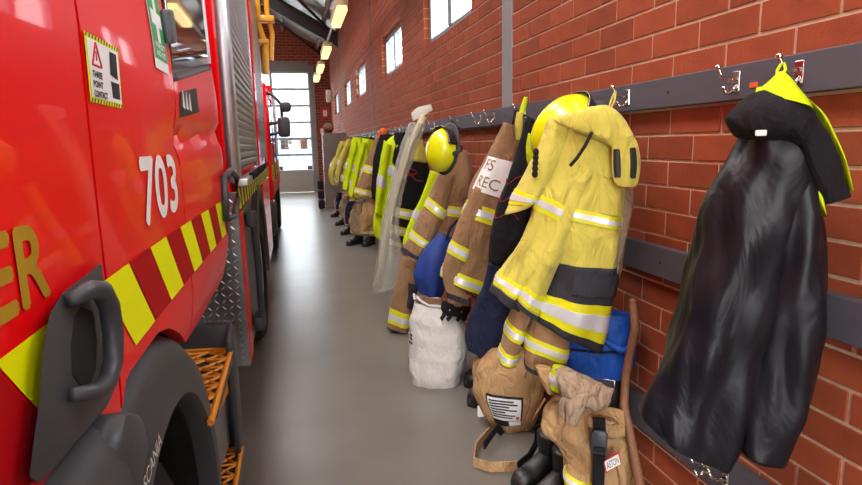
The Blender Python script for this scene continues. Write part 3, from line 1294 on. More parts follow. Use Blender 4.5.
q = MB()
q.prism([Vector((-.62, a, b)) for a, b in ((1.53, .28), (2.15, .28), (2.2, .8), (2.12, .87), (1.98, .85), (1.62, .735), (1.5, .70))], (.02, 0, 0), .006)
st_ = tr.add('step_housing', q, BLKPL, smooth='auto')
q = MB()
q.box((-.61, 1.57, .715), (-.243, 2.08, .745), .008)
q.box((-.61, 1.53, .27), (-.238, 2.12, .36), .012)
q.box((-.61, 2.06, .3), (-.25, 2.12, .84), .012)
tr.add('step_frame', q, BLKPL, st_, smooth='auto')
q = MB()
q.prism([Vector((-.262, a, b)) for a, b in ((2.0, .36), (2.12, .33), (2.13, .80), (2.06, .84), (1.98, .80))], (.02, 0, 0), .006)
tr.add('step_cheek', q, BLKPL, st_, smooth='auto')
tread([(-.245, 1.47), (-.25, 2.03), (-.42, 2.05), (-.40, 1.9), (-.33, 1.7)], .757, st_)
tread([(-.245, 1.55), (-.245, 2.05), (-.40, 2.05), (-.40, 1.55)], .372, st_)
q = MB()
q.prism([(-.34, 1.56, .40), (-.34, 1.56, .70), (-.30, 2.04, .70), (-.30, 2.04, .40)], (.02, 0, 0), .004)
tr.add('step_riser', q, mat('step_grey', rgb(130, 130, 130), .5), st_)
q = MB()
q.prism([(-.315, 1.58, .61), (-.315, 1.58, .68), (-.278, 2.0, .68), (-.278, 2.0, .61)], (.012, 0, 0), .003)
tr.add('edge_strip', q, ORANGE, st_)

# locker body behind the cab
BY0, BY1, BX = 2.92, 6.55, -.272
q = MB()
q.box((-2.5, BY0, .95), (BX - .03, BY1, 2.95), .02)
body = tr.add('locker_body', q, RED)
q = MB()
q.box((-.9, BY0 - .012, .36), (BX, BY0 + .02, 1.24), .004)
cp = tr.add('checker_panel', q, CHECK, body, label='silver checker plate panel')
q = MB()
for i in range(20):
    for j in range(26):
        x = -.885 + .034 * i + .003
        z = .375 + .033 * j
        s = 1 if (i + j) % 2 else -1
        c = Vector((x, BY0 - .013, z))
        d = Vector((.011, 0, .011 * s))
        n_ = Vector((-.003 * s, 0, .003))
        if x + .012 < BX and z < 1.22:
            q.add([c - d, c - n_ + Vector((0, -.0025, 0)), c + d, c + n_ + Vector((0, -.0025, 0))], [(0, 1, 2, 3)])
tr.add('raised_tread', q, mat('checker_high', rgb(205, 205, 205), .3, metal=.8), cp, kind='stuff')
q = MB()
q.box((BX - .05, BY0, 1.28), (BX + .012, BY0 + .2, 2.9), .02)
tr.add('corner_post', q, ALU, body, smooth='auto')


def shutter(y0, y1, z0, z1, name='roller_shutter'):
    q = MB()
    q.box((BX - .02, y0, z0), (BX, y0 + .05, z1), .006)
    q.box((BX - .02, y1 - .05, z0), (BX, y1, z1), .006)
    q.box((BX - .02, y0, z1 - .06), (BX, y1, z1), .006)
    fr_ = tr.add(name, q, ALU, body, smooth='auto')
    return fr_


q = MB()
n = 34
y0, y1, z0, z1 = BY0 + .25, 4.75, 1.34, 2.85
for i in range(n):
    za, zb_ = z0 + (z1 - z0) * i / n, z0 + (z1 - z0) * (i + 1) / n
    q.add([(BX - .012, y0, za), (BX - .012, y1, za), (BX - .006, y0, (za + zb_) / 2 - .01), (BX - .006, y1, (za + zb_) / 2 - .01), (BX - .006, y0, zb_ - .012), (BX - .006, y1, zb_ - .012), (BX - .014, y0, zb_ - .002), (BX - .014, y1, zb_ - .002)],
          [(0, 1, 3, 2), (2, 3, 5, 4), (4, 5, 7, 6)])
shutter(BY0 + .2, 4.8, 1.30, 2.9)
tr.add('shutter_slats', q, SHUT, body, kind='stuff')
q = MB()
q.box((BX - .01, 4.85, 1.3), (BX + .01, 5.05, 2.9), .008)
tr.add('red_pillar', q, RED, body)
shutter(5.08, 6.5, 1.3, 2.9)
q = MB()
for i in range(n):
    za = z0 + (z1 - z0) * i / n
    q.box((BX - .014, 5.13, za), (BX - .007, 6.45, za + .04))
tr.add('shutter_slats', q, SHUT, body, kind='stuff')
q = MB()
q.box((BX - .01, BY0 + .05, 1.262), (BX + .05, 4.85, 1.30), .006)
sh = tr.add('ledge', q, ALU, body)
for k in range(5):
    y = 3.3 + .26 * k
    q = MB()
    q.box((BX + .03, y, 1.275), (BX + .06, y + .16, 1.315), .008)
    q.tube([(BX + .06, y + .03, 1.30), (BX + .085, y + .06, 1.335), (BX + .085, y + .12, 1.335), (BX + .06, y + .14, 1.30)], .010, 8)
    tr.add('latch', q, BLKDK, sh, smooth='auto')
k = 0
y = BY0 + .02
while y < BY1 - .1:
    q = MB()
    q.prism([Vector((BX - .005, y, 1.255)), Vector((BX - .005, y + .075, 1.255)), Vector((BX - .005, y + .115, 1.15)), Vector((BX - .005, y + .04, 1.15))], (.008, 0, 0))
    tr.add('stripe_block', q, TAPEY if k % 2 == 0 else BLACKV, body)
    k += 1
    y += .09
# lower lockers and rear wheel
q = MB()
q.box((BX - .3, 3.14, .36), (BX - .005, 3.78, 1.12), .01)
tr.add('lower_locker', q, mat('locker_dark', rgb(86, 86, 90), .4, metal=.5), body)
q = MB()
q.box((BX - .03, 2.94, .36), (BX + .004, 3.12, 1.13), .006)
tr.add('red_strip', q, RED, body)
q = MB()
q.tube([(BX + .035, 3.3, 1.06), (BX + .045, 3.32, .8), (BX + .045, 3.34, .45)], .018, 8)
q.box((BX, 3.28, .42), (BX + .06, 3.42, .5), .01)
q.box((BX, 3.26, 1.02), (BX + .05, 3.4, 1.1), .01)
tr.add('pull_bar', q, BLKPL, body, smooth='auto')
q = MB()
band(q, [(-.75, .66), (BX + .01, .66), (BX + .02, .60), (BX + .005, .56), (-.75, .56)], -12, 192, 36, 4.5, .52)
tr.add('rear_wheel_arch', q, BLKPL, body, smooth='auto')
q = MB()
q.box((BX - .2, 5.2, .36), (BX, 6.5, 1.14), .01)
tr.add('rear_locker', q, RED, body)
wheel(tr, 4.5, .5, .5, -.275)
# yellow ladder gantry at the rear
q = MB()
gx = onY(263, 30, 6.45)
q.tube([(gx.x, 6.45, 2.2), (gx.x + .01, 6.45, 2.5), (gx.x - .05, 6.45, 2.7), (gx.x - .04, 6.45, 3.3)], .036, 10)
q.tube([(gx.x + .06, 6.5, 2.35), (gx.x + .09, 6.5, 2.62), (gx.x + .05, 6.5, 2.8), (gx.x + .05, 6.5, 3.3)], .026, 10)
q.box((gx.x - .1, 6.4, 2.72), (gx.x + .12, 6.52, 2.78), .01)
q.box((gx.x - .14, 6.4, 2.5), (gx.x + .05, 6.52, 2.55), .01)
tr.add('ladder_gantry', q, YTUBE, body, smooth='auto', label='yellow tubular ladder gantry')
tr.done()

# ------------------------------------------------------------------ second truck parked behind
t2 = Thing('fire_truck', 'second red fire truck with large black mirrors parked by glazed door', 'fire truck')
X2, Y2 = -.27, 7.6
q = MB()
q.box((-2.6, Y2, .75), (X2, Y2 + 1.9, 2.25), .06)
cab2 = t2.add('cab', q, RED, smooth='auto')
q = MB()
q.box((-2.4, Y2 - .01, 1.45), (X2 - .12, Y2 + .03, 2.1), .02)
t2.add('windscreen', q, TRGLASS, cab2)
for a, b in ((Y2 + .15, Y2 + .85), (Y2 + 1.0, Y2 + 1.7)):
    q = MB()
    q.box((X2 - .02, a, 1.5), (X2 + .006, b, 2.05), .01)
    t2.add('side_window', q, TRGLASS, cab2)
    q = MB()
    q.box((X2, b - .12, 1.3), (X2 + .025, b - .02, 1.35), .006)
    t2.add('door_handle', q, BLKPL, cab2)
q = MB()
for zz in (.9, 1.02):
    q.tube([(X2 + .005, Y2 + .92, 1.0), (X2 + .005, Y2 + .92, 2.1)], .008, 6)
t2.add('door_gap', q, BLKDK, cab2)
for k in range(22):
    q = MB()
    y = Y2 + .08 + .16 * k
    q.prism([Vector((X2 - .01, y, 1.22)), Vector((X2 - .01, y + .15, 1.22)), Vector((X2 - .01, y + .15, 1.02)), Vector((X2 - .01, y, 1.02))], (.015, 0, 0))
    t2.add('stripe_block', q, TAPEY if k % 2 == 0 else REDDK, cab2)
q = MB()
q.box((-2.6, Y2 + 1.98, .75), (X2, Y2 + 4.0, 2.4), .03)
b2 = t2.add('rear_body', q, RED, smooth='auto')
q = MB()
q.box((X2 - .02, Y2 + 2.2, 1.3), (X2 + .01, Y2 + 3.8, 2.3), .01)
t2.add('roller_shutter', q, SHUT, b2)
q = MB()
q.box((-2.6, Y2 - .25, .35), (X2 + .02, Y2 + .25, .78), .05)
t2.add('bumper', q, BLKPL, smooth='auto')
q = MB()
q.box((-2.3, Y2 + .2, .4), (X2 - .35, Y2 + 3.9, .8), .02)
t2.add('chassis', q, BLKDK)
wheel(t2, Y2 + .75, .46, .46, X2 - .01)
wheel(t2, Y2 + 3.1, .46, .46, X2 - .01)
q = MB()
q.box((-2.2, Y2 + .4, 2.25), (-.7, Y2 + .7, 2.38), .03)
t2.add('light_bar', q, mat('blue_lamp', rgb(30, 60, 180), .2, coat=.8), cab2)
# mirrors
ym = Y2 + .05
a, b, c, d = onY(277, 117, ym), onY(291, 137, ym), onY(279.5, 102, ym), onY(291.5, 112, ym)
q = MB()
q.box((a.x, ym - .09, b.z), (b.x, ym + .09, a.z), .04)
mi = t2.add('mirror', q, BLKPL, cab2, smooth='auto', label='large black wing mirror')
q = MB()
q.box((c.x, ym - .08, d.z), (d.x, ym + .08, c.z), .04)
t2.add('mirror', q, BLKPL, cab2, smooth='auto')
q = MB()
e, g = onY(271, 92, ym), onY(281, 104, ym)
q.tube([(X2 - .05, ym + .1, e.z), (e.x, ym, e.z - .02), (g.x, ym, g.z), (g.x, ym, a.z - .02)], .022, 8)
q.tube([(X2 - .05, ym + .1, a.z - .1), (a.x + .02, ym, a.z - .06)], .02, 8)
q.tube([(X2 - .05, ym + .1, b.z + .02), (a.x + .02, ym, b.z + .06)], .02, 8)
t2.add('mirror_arm', q, BLKPL, cab2, smooth=True)
t2.done()

# ================================================================== CLOTHES AND GEAR
def cr(p0, p1, p2, p3, t):
    return p1 + ((p2 - p0) * t + (p0 * 2 - p1 * 5 + p2 * 4 - p3) * (t * t) + (p1 * 3 - p0 - p2 * 3 + p3) * (t * t * t)) * .5


class Loft:
    """soft closed tube through stations; each station spans left edge to right edge and has a half depth along N"""

    def __init__(s, L, R, N, depth, folds=(5, .006), wr=.006, seed=0, pw=.85, freq=9.0, vert=1.0):
        s.N = N
        s.c = [(a + b) / 2 for a, b in zip(L, R)]
        s.a = [(b - a) / 2 for a, b in zip(L, R)]
        n = len(L)
        if isinstance(depth, (list, tuple)) and len(depth) != n:
            k = len(depth) - 1
            depth = [depth[min(int(i * k / (n - 1)), k - 1)] * (1 - (i * k / (n - 1) - min(int(i * k / (n - 1)), k - 1))) + depth[min(int(i * k / (n - 1)), k - 1) + 1] * (i * k / (n - 1) - min(int(i * k / (n - 1)), k - 1)) for i in range(n)]
        s.b = list(depth) if isinstance(depth, (list, tuple)) else [depth * (.75 if i == 0 else 1) for i in range(n)]
        s.n, s.folds, s.wr, s.seed, s.pw, s.freq, s.vert = n, folds, wr, seed, pw, freq, vert
        s.len = sum((s.c[i + 1] - s.c[i]).length for i in range(n - 1))

    def _i(s, arr, t):
        t = max(0.0, min(t, s.n - 1.0))
        i = min(int(t), s.n - 2)
        f = t - i
        g = lambda k: arr[max(0, min(s.n - 1, k))]
        return cr(g(i - 1), g(i), g(i + 1), g(i + 2), f)

    def at(s, t, th, off=0.0):
        c, a, b = s._i(s.c, t), s._i(s.a, t), max(.004, s._i(s.b, t))
        ct, sn = math.cos(th), math.sin(th)
        x = math.copysign(abs(ct) ** s.pw, ct)
        y = math.copysign(abs(sn) ** s.pw, sn)
        p = c + a * x + s.N * (b * y)
        al = a.length
        d = (a / max(al, 1e-5) * (x / max(al, .01)) + s.N * (y / max(b, .01)))
        d = d.normalized() if d.length > 1e-6 else s.N
        k, am = s.folds
        fall = min(1.0, .25 + t / max(1, s.n - 1))
        ds = am * fall * math.sin(k * th + s.seed * 1.7 + .9 * math.sin(t * .8 + s.seed))
        q = Vector((p.x * s.freq, p.y * s.freq, p.z * s.freq * s.vert)) + Vector((s.seed * 3.1, 0, 0))
        ds += s.wr * noise.noise(q) + .5 * s.wr * noise.noise(q * 2.3)
        return p + d * (ds + off)

    def mesh(s, t0=0.0, t1=None, nt=None, nth=40, off=0.0, open_bottom=True, lip=.0):
        """full ring surface from t0 to t1; ends closed"""
        t1 = s.n - 1 if t1 is None else t1
        nt = nt or max(4, int((t1 - t0) * 7))
        mb = MB()
        rows = []
        for i in range(nt + 1):
            t = t0 + (t1 - t0) * i / nt
            rows.append([s.at(t, 2 * math.pi * k / nth, off) for k in range(nth)])
        if lip:
            rows.insert(0, [s.at(t0, 2 * math.pi * k / nth, -.004) for k in range(nth)])
            rows.append([s.at(t1, 2 * math.pi * k / nth, -.004) for k in range(nth)])
        else:
            c = sum(rows[0], Vector()) / nth
            rows.insert(0, [c + (p - c) * .55 for p in rows[0]])
            c2 = sum(rows[-1], Vector()) / nth
            up = (s._i(s.c, t1 - .3) - s._i(s.c, t1)).normalized() * .03
            rows.append([c2 + (p - c2) * .9 for p in rows[-1]])
            rows.append([c2 + (p - c2) * .8 + up for p in rows[-1]])
        for r in rows:
            mb.v += r
        m_ = len(rows)
        for i in range(m_ - 1):
            for k in range(nth):
                mb.f.append((i * nth + k, i * nth + (k + 1) % nth, (i + 1) * nth + (k + 1) % nth, (i + 1) * nth + k))
        if not lip:
            mb.f.append(tuple(range(nth)))
            mb.f.append(tuple((m_ - 1) * nth + k for k in range(nth)))
        return mb

    def patch(s, t0, t1, a0, a1, off=.004, nt=8, na=8, skew=0.0):
        """piece of the surface; angles in degrees, 90 faces N, 180 the left edge; skew tilts the t range"""
        mb = MB()
        fn = lambda u, v: s.at(t0 + (t1 - t0) * u + skew * (v - .5), R_(a0 + (a1 - a0) * v), off)
        mb.grid(fn, nt, na)
        n = len(mb.v)
        ed = [i * (na + 1) for i in range(nt + 1)] + [nt * (na + 1) + j for j in range(1, na + 1)] + [i * (na + 1) + na for i in range(nt - 1, -1, -1)] + [j for j in range(na - 1, 0, -1)]
        mid = s._i(s.c, (t0 + t1) / 2)
        for e in ed:
            p = mb.v[e]
            mb.v.append(p + (mid - p).normalized() * (off + .003))
        k = len(ed)
        for i in range(k):
            mb.f.append((ed[i], ed[(i + 1) % k], n + (i + 1) % k, n + i))
        return mb


def frame(u, v, x, rot=0.0):
    """hanging plane through a pixel at distance x from the truck side: anchor and horizontal normal towards the aisle"""
    A = onX(u, v, x)
    N = Vector((-A.x, -A.y, 0)).normalized()
    N.rotate(Matrix.Rotation(R_(rot), 3, 'Z'))
    return A, N


def loft_px(st, A, N, depth, push=0.0, **kw):
    B = A + N * push
    L = [onP(a[0][0], a[0][1], B, N) for a in st]
    R = [onP(a[1][0], a[1][1], B, N) for a in st]
    mx = max(p.x for p in L + R)
    if mx > WX - .01:
        print('LOFT NEAR WALL', round(mx, 3), st[0])
    return Loft(L, R, N, depth, **kw)


def stripe(t, lf, t0, t1, under, mat1=None, mat2=None, w=.42, nth=40):
    """fluoro band round the loft with a silver band inside it"""
    b = t.add('reflective_stripe', lf.mesh(t0, t1, 4, nth, .0035, lip=1), mat1 or TAPEY, under, smooth='auto')
    m0 = t0 + (t1 - t0) * (.5 - w / 2)
    m1 = t0 + (t1 - t0) * (.5 + w / 2)
    return t.add('silver_band', lf.mesh(m0, m1, 3, nth, .006, lip=1), mat2 or SILVER, under, smooth='auto')


def garment(name, label, cat, parts, anchor, group='clothing and gear along the rail', thing=None, finish=True):
    """parts: dicts with name, st (stations), d (depth), m (material), stripes, push, ..."""
    t = thing or Thing(name, label, cat, group)
    A, N = anchor
    lofts = {}
    for i, p in enumerate(parts):
        lf = loft_px(p['st'], A, N, p.get('d', .06), p.get('push', 0), folds=p.get('folds', (5, .006)), wr=p.get('wr', .007), seed=p.get('seed', i + len(label)), pw=p.get('pw', .85), freq=p.get('freq', 9), vert=p.get('vert', .6))
        h = t.add(p['name'], lf.mesh(nth=p.get('nth', 40)), p['m'], smooth=True, label=p.get('label'))
        for sp in p.get('stripes', []):
            stripe(t, lf, sp[0], sp[1], h, *(sp[2:] if len(sp) > 2 else ()))
        for (nm, t0, t1, mt) in p.get('over', []):
            t.add(nm, lf.mesh(t0, t1, max(6, int((t1 - t0) * 7)), 40, .0028, lip=1), mt, h, smooth=True)
        lofts[p['name']] = (lf, h)
    if finish:
        t.done()
    return t, lofts


def loop_to_hook(t, p, y, z=HZ, m=None):
    """hanging loop from a garment point to the hook prong"""
    a = Vector((RAILX - .052, y, z + .012))
    q = MB()
    p = Vector(p)
    q.tube([p + Vector((0, .008, 0)), (p + a) / 2 + Vector((0, .012, 0)), a + Vector((0, .004, .008)), a + Vector((0, -.004, .008)), (p + a) / 2 - Vector((0, .012, 0)), p - Vector((0, .008, 0))], .0035, 6)
    t.add('hanging_loop', q, m or BLACKC, smooth=True)


# ---------------------------------------------------------------- black satin jacket
A = frame(765, 260, 1.08, 20)
t, lf = garment('satin_jacket', 'black satin lined jacket with lime hood edge hanging alone by brick wall', 'jacket', [
    dict(name='jacket_body', m=SATIN, d=[.05, .07, .085, .09, .095, .095, .09, .085, .08], folds=(3, .006), wr=.030, freq=11, vert=.28, nth=72, st=[
        ((748, 112), (796, 112)), ((733, 148), (806, 150)), ((714, 185), (806, 190)), ((701, 225), (803, 235)), ((691, 265), (795, 280)), ((678, 318), (778, 342)), ((661, 368), (754, 398)), ((647, 410), (737, 445)), ((651, 424), (729, 467))]),
    dict(name='sleeve', m=SATIN, d=[.05, .06, .065, .065, .06, .055], push=.03, folds=(2, .006), wr=.026, freq=12, vert=.3, nth=72, st=[
        ((772, 160), (808, 165)), ((768, 215), (822, 225)), ((764, 262), (829, 275)), ((757, 315), (823, 330)), ((742, 372), (806, 385)), ((735, 415), (790, 425)), ((733, 445), (775, 459))]),
], A, None, finish=False)
t.parts[1] = t.parts[1]
hd = loft_px([((727, 119), (739, 138)), ((742, 103), (745, 140)), ((760, 90), (765, 143)), ((782, 90), (778, 143)), ((801, 100), (790, 150)), ((818, 128), (800, 168)), ((833, 160), (812, 190)), ((846, 196), (820, 204))], A[0], A[1], [.03, .07, .09, .09, .08, .06, .05, .03], .05, folds=(3, .004), wr=.008, seed=3)
h = t.add('hood', hd.mesh(), BLACKC, smooth=True, label='black hood folded back')
hl = loft_px([((778, 72), (783, 72)), ((769, 82), (793, 84)), ((758, 92), (803, 100)), ((757, 98), (808, 112))], A[0], A[1], [.012, .035, .07, .085], .05, folds=(3, .003), wr=.005, seed=5)
t.add('hood_crown', hl.mesh(), LIME, h, smooth=True, label='lime hood crown')
he = loft_px([((800, 97), (806, 102)), ((814, 115), (818, 115)), ((826, 138), (830, 137)), ((837, 163), (840, 162)), ((844, 190), (847, 189))], A[0], A[1], .035, .05, folds=(0, 0), wr=.003)
t.add('hood_edging', he.mesh(), LIME, h, smooth=True)
hf = loft_px([((806, 178), (812, 178)), ((811, 190), (819, 192)), ((815, 200), (822, 206)), ((820, 210), (823, 216))], A[0], A[1], .02, .06, folds=(0, 0), wr=.003)
t.add('lime_panel', hf.mesh(), LIME, h, smooth=True)
tp = onP(761, 133, A[0] + A[1] * .14, A[1])
q = MB()
q.box((tp.x - .012, tp.y - .004, tp.z - .006), (tp.x + .012, tp.y + .004, tp.z + .006), .002)
t.add('size_tag', q, WHITE)
loop_to_hook(t, onP(780, 74, A[0] + A[1] * .05, A[1]), y_h0, m=LIME)
t.done()

# ---------------------------------------------------------------- large yellow coat
A = frame(580, 220, 1.0, 6)
t, lf = garment('bushfire_coat', 'large yellow firefighting coat with charcoal hem and raised storm collar', 'coat', [
    dict(name='front_panel', m=YEL, d=[.05, .08, .09, .095, .1, .1, .1, .095], folds=(6, .008), wr=.014, st=[
        ((562, 118), (620, 128)), ((556, 150), (622, 160)), ((553, 182), (623, 190)), ((552, 208), (622, 224)), ((554, 236), (619, 246)), ((556, 260), (616, 264)), ((548, 292), (612, 302)), ((538, 318), (602, 350))],
        stripes=[(2.75, 3.18)], over=[('charcoal_panel', 5.0, 7.0, CHAR)]),
    dict(name='sleeve', m=YEL, d=[.04, .055, .06, .055], push=.02, folds=(3, .005), st=[
        ((548, 116), (577, 124)), ((538, 148), (562, 158)), ((522, 180), (546, 192)), ((506, 214), (530, 206))], stripes=[(2.25, 2.62)]),
    dict(name='open_front', m=YEL, d=[.045, .06, .065, .06, .055, .05], push=.025, folds=(5, .011), wr=.012, st=[
        ((572, 124), (600, 130)), ((556, 160), (590, 168)), ((540, 195), (580, 214)), ((524, 235), (568, 252)), ((503, 264), (541, 280)), ((489, 289), (518, 310))],
        stripes=[(1.95, 2.33), (4.25, 4.6)], over=[('charcoal_cuff', 4.65, 5.0, CHAR)]),
    dict(name='sleeve', m=YEL, d=[.04, .05, .05, .05, .045], push=.05, folds=(3, .006), st=[
        ((580, 150), (600, 156)), ((563, 196), (584, 206)), ((545, 238), (566, 246)), ((528, 272), (549, 284)), ((514, 300), (536, 320))],
        stripes=[(3.3, 3.72)], over=[('charcoal_cuff', 3.8, 4.0, CHAR)]),
], A, None, finish=False)
fp, fh = lf['front_panel']
stripe(t, fp, 5.98, 6.72, fh)
t.add('chest_pocket', fp.patch(1.95, 2.72, 40, 78, .007), YEL, fh, smooth='auto')
t.add('pocket_flap', fp.patch(1.35, 1.6, 45, 72, .008), YEL, fh, smooth='auto')
t.add('hip_pocket', fp.patch(5.2, 5.75, 25, 110, .012), CHAR, fh, smooth='auto')
# raised collar: a shawl from the left shoulder over the hook to the flap on the right
co = loft_px([((553, 119), (558, 124)), ((572, 113), (582, 134)), ((592, 107), (603, 142)), ((609, 105), (614, 150)), ((624, 119), (616, 158)), ((633, 133), (620, 160))], A[0], A[1], [.015, .026, .034, .034, .028, .018], .095, folds=(3, .003), wr=.006, seed=4)
ch_ = t.add('collar', co.mesh(), YEL, smooth=True, label='raised yellow storm collar')
cf = loft_px([((612, 124), (628, 126)), ((612, 146), (638, 144)), ((612, 166), (641, 164)), ((614, 180), (638, 182)), ((618, 186), (634, 187))], A[0], A[1], .016, .115, folds=(2, .002), wr=.003, seed=2)
t.add('collar_flap', cf.mesh(), YEL, smooth=True, label='collar flap with two black strips')
for a0, a1 in ((150, 118), (78, 52)):
    t.add('hook_and_loop_strip', cf.patch(1.15, 2.75, a0, a1, .004, 8, 4), BLACKV, ch_, smooth='auto')
zz = [onP(u, v, A[0] + A[1] * .165, A[1]) for u, v in ((592, 132), (585, 146), (577, 158), (570, 166))]
q = MB()
q.tube(zz, .006, 8)
t.add('zip', q, BLACKC, smooth=True)
q = MB()
for k in range(5):
    q.ball(onP(536 - .3 * k, 152 + 5.5 * k, A[0] + A[1] * .095, A[1]), .011, 10, (1, 1, 1.25))
t.add('drawcord_toggle', q, BLACKC, smooth=True)
loop_to_hook(t, onP(610, 108, A[0] + A[1] * .03, A[1]), rail_y(628, HZ), m=YEL)
t.done()
# beige liner hanging between the yellow coat and the wall
A = frame(625, 215, 1.14, 0)
garment('liner', 'beige liner hanging between the yellow coat and the bricks', 'liner', [
    dict(name='liner_body', m=TAUPE, d=.02, folds=(4, .004), st=[((612, 150), (630, 152)), ((612, 190), (634, 192)), ((610, 230), (628, 232)), ((608, 262), (622, 266)), ((610, 275), (618, 278))])], A)

# ---------------------------------------------------------------- black jacket with red stitching
A = frame(515, 210, .98, 4)
t, lf = garment('station_jacket', 'black jacket with wavy red stitching tucked behind the yellow coat', 'jacket', [
    dict(name='jacket_body', m=BLACKC, d=[.03, .05, .06, .065, .06], folds=(4, .006), st=[
        ((524, 118), (540, 122)), ((516, 150), (540, 155)), ((502, 190), (534, 198)), ((491, 226), (526, 236)), ((489, 262), (520, 268))])], A, finish=False)
jb, jh = lf['jacket_body']
for k in range(3):
    q = MB()
    q.tube([jb.at(1.7 + .45 * k + .13 * math.sin(i * .9), R_(165 - 13 * i), .003) for i in range(8)], .0022, 5)
    t.add('stitching', q, REDTH, jh)
loop_to_hook(t, jb.at(0, R_(90)), rail_y(525, HZ))
t.done()
# navy trousers below it
A = frame(485, 320, .92, 4)
t, lf = garment('work_trousers', 'navy work trousers slung behind the white sack', 'trousers', [
    dict(name='trouser_body', m=NAVY, d=[.05, .07, .075, .07, .06], folds=(4, .008), wr=.012, st=[
        ((489, 262), (518, 268)), ((482, 290), (520, 296)), ((470, 315), (512, 325)), ((466, 335), (505, 345)), ((470, 350), (498, 358))])], A)

# ---------------------------------------------------------------- tan coat with lettered patch
A = frame(475, 220, .95, 4)
t, lf = garment('turnout_coat', 'tan turnout coat with white lettered patch, next to black stitched jacket', 'coat', [
    dict(name='coat_body', m=TAN, d=[.04, .06, .075, .085, .085, .08], folds=(5, .008), wr=.01, st=[
        ((503, 122), (521, 128)), ((491, 148), (520, 155)), ((474, 180), (512, 192)), ((463, 212), (502, 226)), ((450, 250), (494, 266)), ((441, 276), (484, 296))],
        stripes=[(2.62, 3.05), (4.45, 4.92)]),
    dict(name='sleeve', m=TAN, d=[.035, .045, .05, .045, .04], push=.05, folds=(3, .006), st=[
        ((476, 186), (490, 194)), ((462, 215), (480, 224)), ((451, 242), (470, 252)), ((442, 268), (462, 280)), ((446, 296), (470, 304))],
        stripes=[(1.9, 2.35)], over=[('dark_cuff', 3.7, 4.0, CHAR)]),
], A, finish=False)
cb, ch_ = lf['coat_body']
pt_ = t.add('name_patch', cb.patch(1.25, 2.25, 158, 62, .006, 10, 12), WHITE, ch_, smooth='auto', label='white patch lettered FS REC')
for i, (wd, ta) in enumerate((('FS', 1.62), ('REC', 2.1))):
    w = text_mb(wd, (34, 62)[i], .3, lambda x, z, ta=ta: cb.at(ta - z, R_(143 - x), .0085), 0)
    t.add('lettering', w, TAN, pt_)
loop_to_hook(t, cb.at(0, R_(90)), rail_y(525, HZ))
t.done()
# ---------------------------------------------------------------- tan coat below the hung helmet
A = frame(440, 210, .92, 2)
t, lf = garment('turnout_coat', 'tan turnout coat hanging under the lime helmet', 'coat', [
    dict(name='coat_body', m=TAN, d=[.05, .08, .095, .1, .09], folds=(5, .01), wr=.012, st=[
        ((448, 152), (466, 150)), ((440, 178), (473, 178)), ((434, 206), (471, 210)), ((431, 236), (467, 242)), ((430, 262), (462, 266))], stripes=[(1.9, 2.22)]),
    dict(name='sleeve', m=TAN, d=[.05, .06, .065, .06, .055], push=.06, folds=(3, .008), st=[
        ((441, 168), (456, 176)), ((428, 198), (447, 212)), ((417, 222), (437, 236)), ((408, 240), (428, 252)), ((401, 250), (421, 261))],
        stripes=[(.95, 1.3), (2.4, 2.85)], over=[('dark_cuff', 3.55, 4.0, CHAR)]),
], A, finish=False)
loop_to_hook(t, lf['coat_body'][0].at(0, R_(90)), rail_y(458, HZ))
t.done()
# lime strap coat edge running down in front of it
A = frame(418, 212, .86, 2)
garment('hi_vis_vest', 'narrow lime vest edge with silver tape against the tan coat', 'vest', [
    dict(name='vest_body', m=LIME, d=.04, folds=(3, .004), st=[((430, 170), (440, 174)), ((424, 190), (434, 195)), ((414, 212), (424, 218)), ((406, 232), (416, 238)), ((403, 243), (409, 250))], stripes=[(1.85, 2.25, SILVER, SILVER)])], A)

# ---------------------------------------------------------------- black vest with a red figure
A = frame(408, 190, .92, 0)
t, lf = garment('rescue_vest', 'black vest with yellow shoulders and red embroidered figure', 'vest', [
    dict(name='vest_body', m=BLACKC, d=[.05, .09, .1, .1, .1, .1], folds=(4, .007), st=[
        ((408, 136), (422, 140)), ((401, 160), (428, 164)), ((398, 180), (430, 182)), ((390, 206), (420, 212)), ((386, 230), (410, 238)), ((383, 242), (404, 250))],
        stripes=[(2.95, 3.3), (3.6, 3.95), (4.35, 4.7)], over=[('tan_hem', 4.75, 5.0, TAN)])], A, finish=False)
vb, vh = lf['vest_body']
t.add('shoulder_yoke', vb.mesh(0, .95, 8, 40, .004, lip=1), YEL, vh, smooth=True, label='yellow shoulder yoke')
t.add('yoke_flap', vb.patch(.9, 1.9, 178, 120, .006), YEL, vh, smooth='auto')
q = MB()
q.tube([vb.at(1.35 + .55 * (.5 - .5 * math.cos(i * .55)) * .6 + .012 * i, R_(110 - 26 * math.sin(i * .62)), .003) for i in range(11)] + [vb.at(1.95, R_(85 - 6 * i), .003) for i in range(5)], .005, 5)
t.add('embroidery', q, REDTH, vh)
loop_to_hook(t, vb.at(0, R_(90)), rail_y(433, HZ) if False else onX(420, 128, RAILX).y)
t.done()

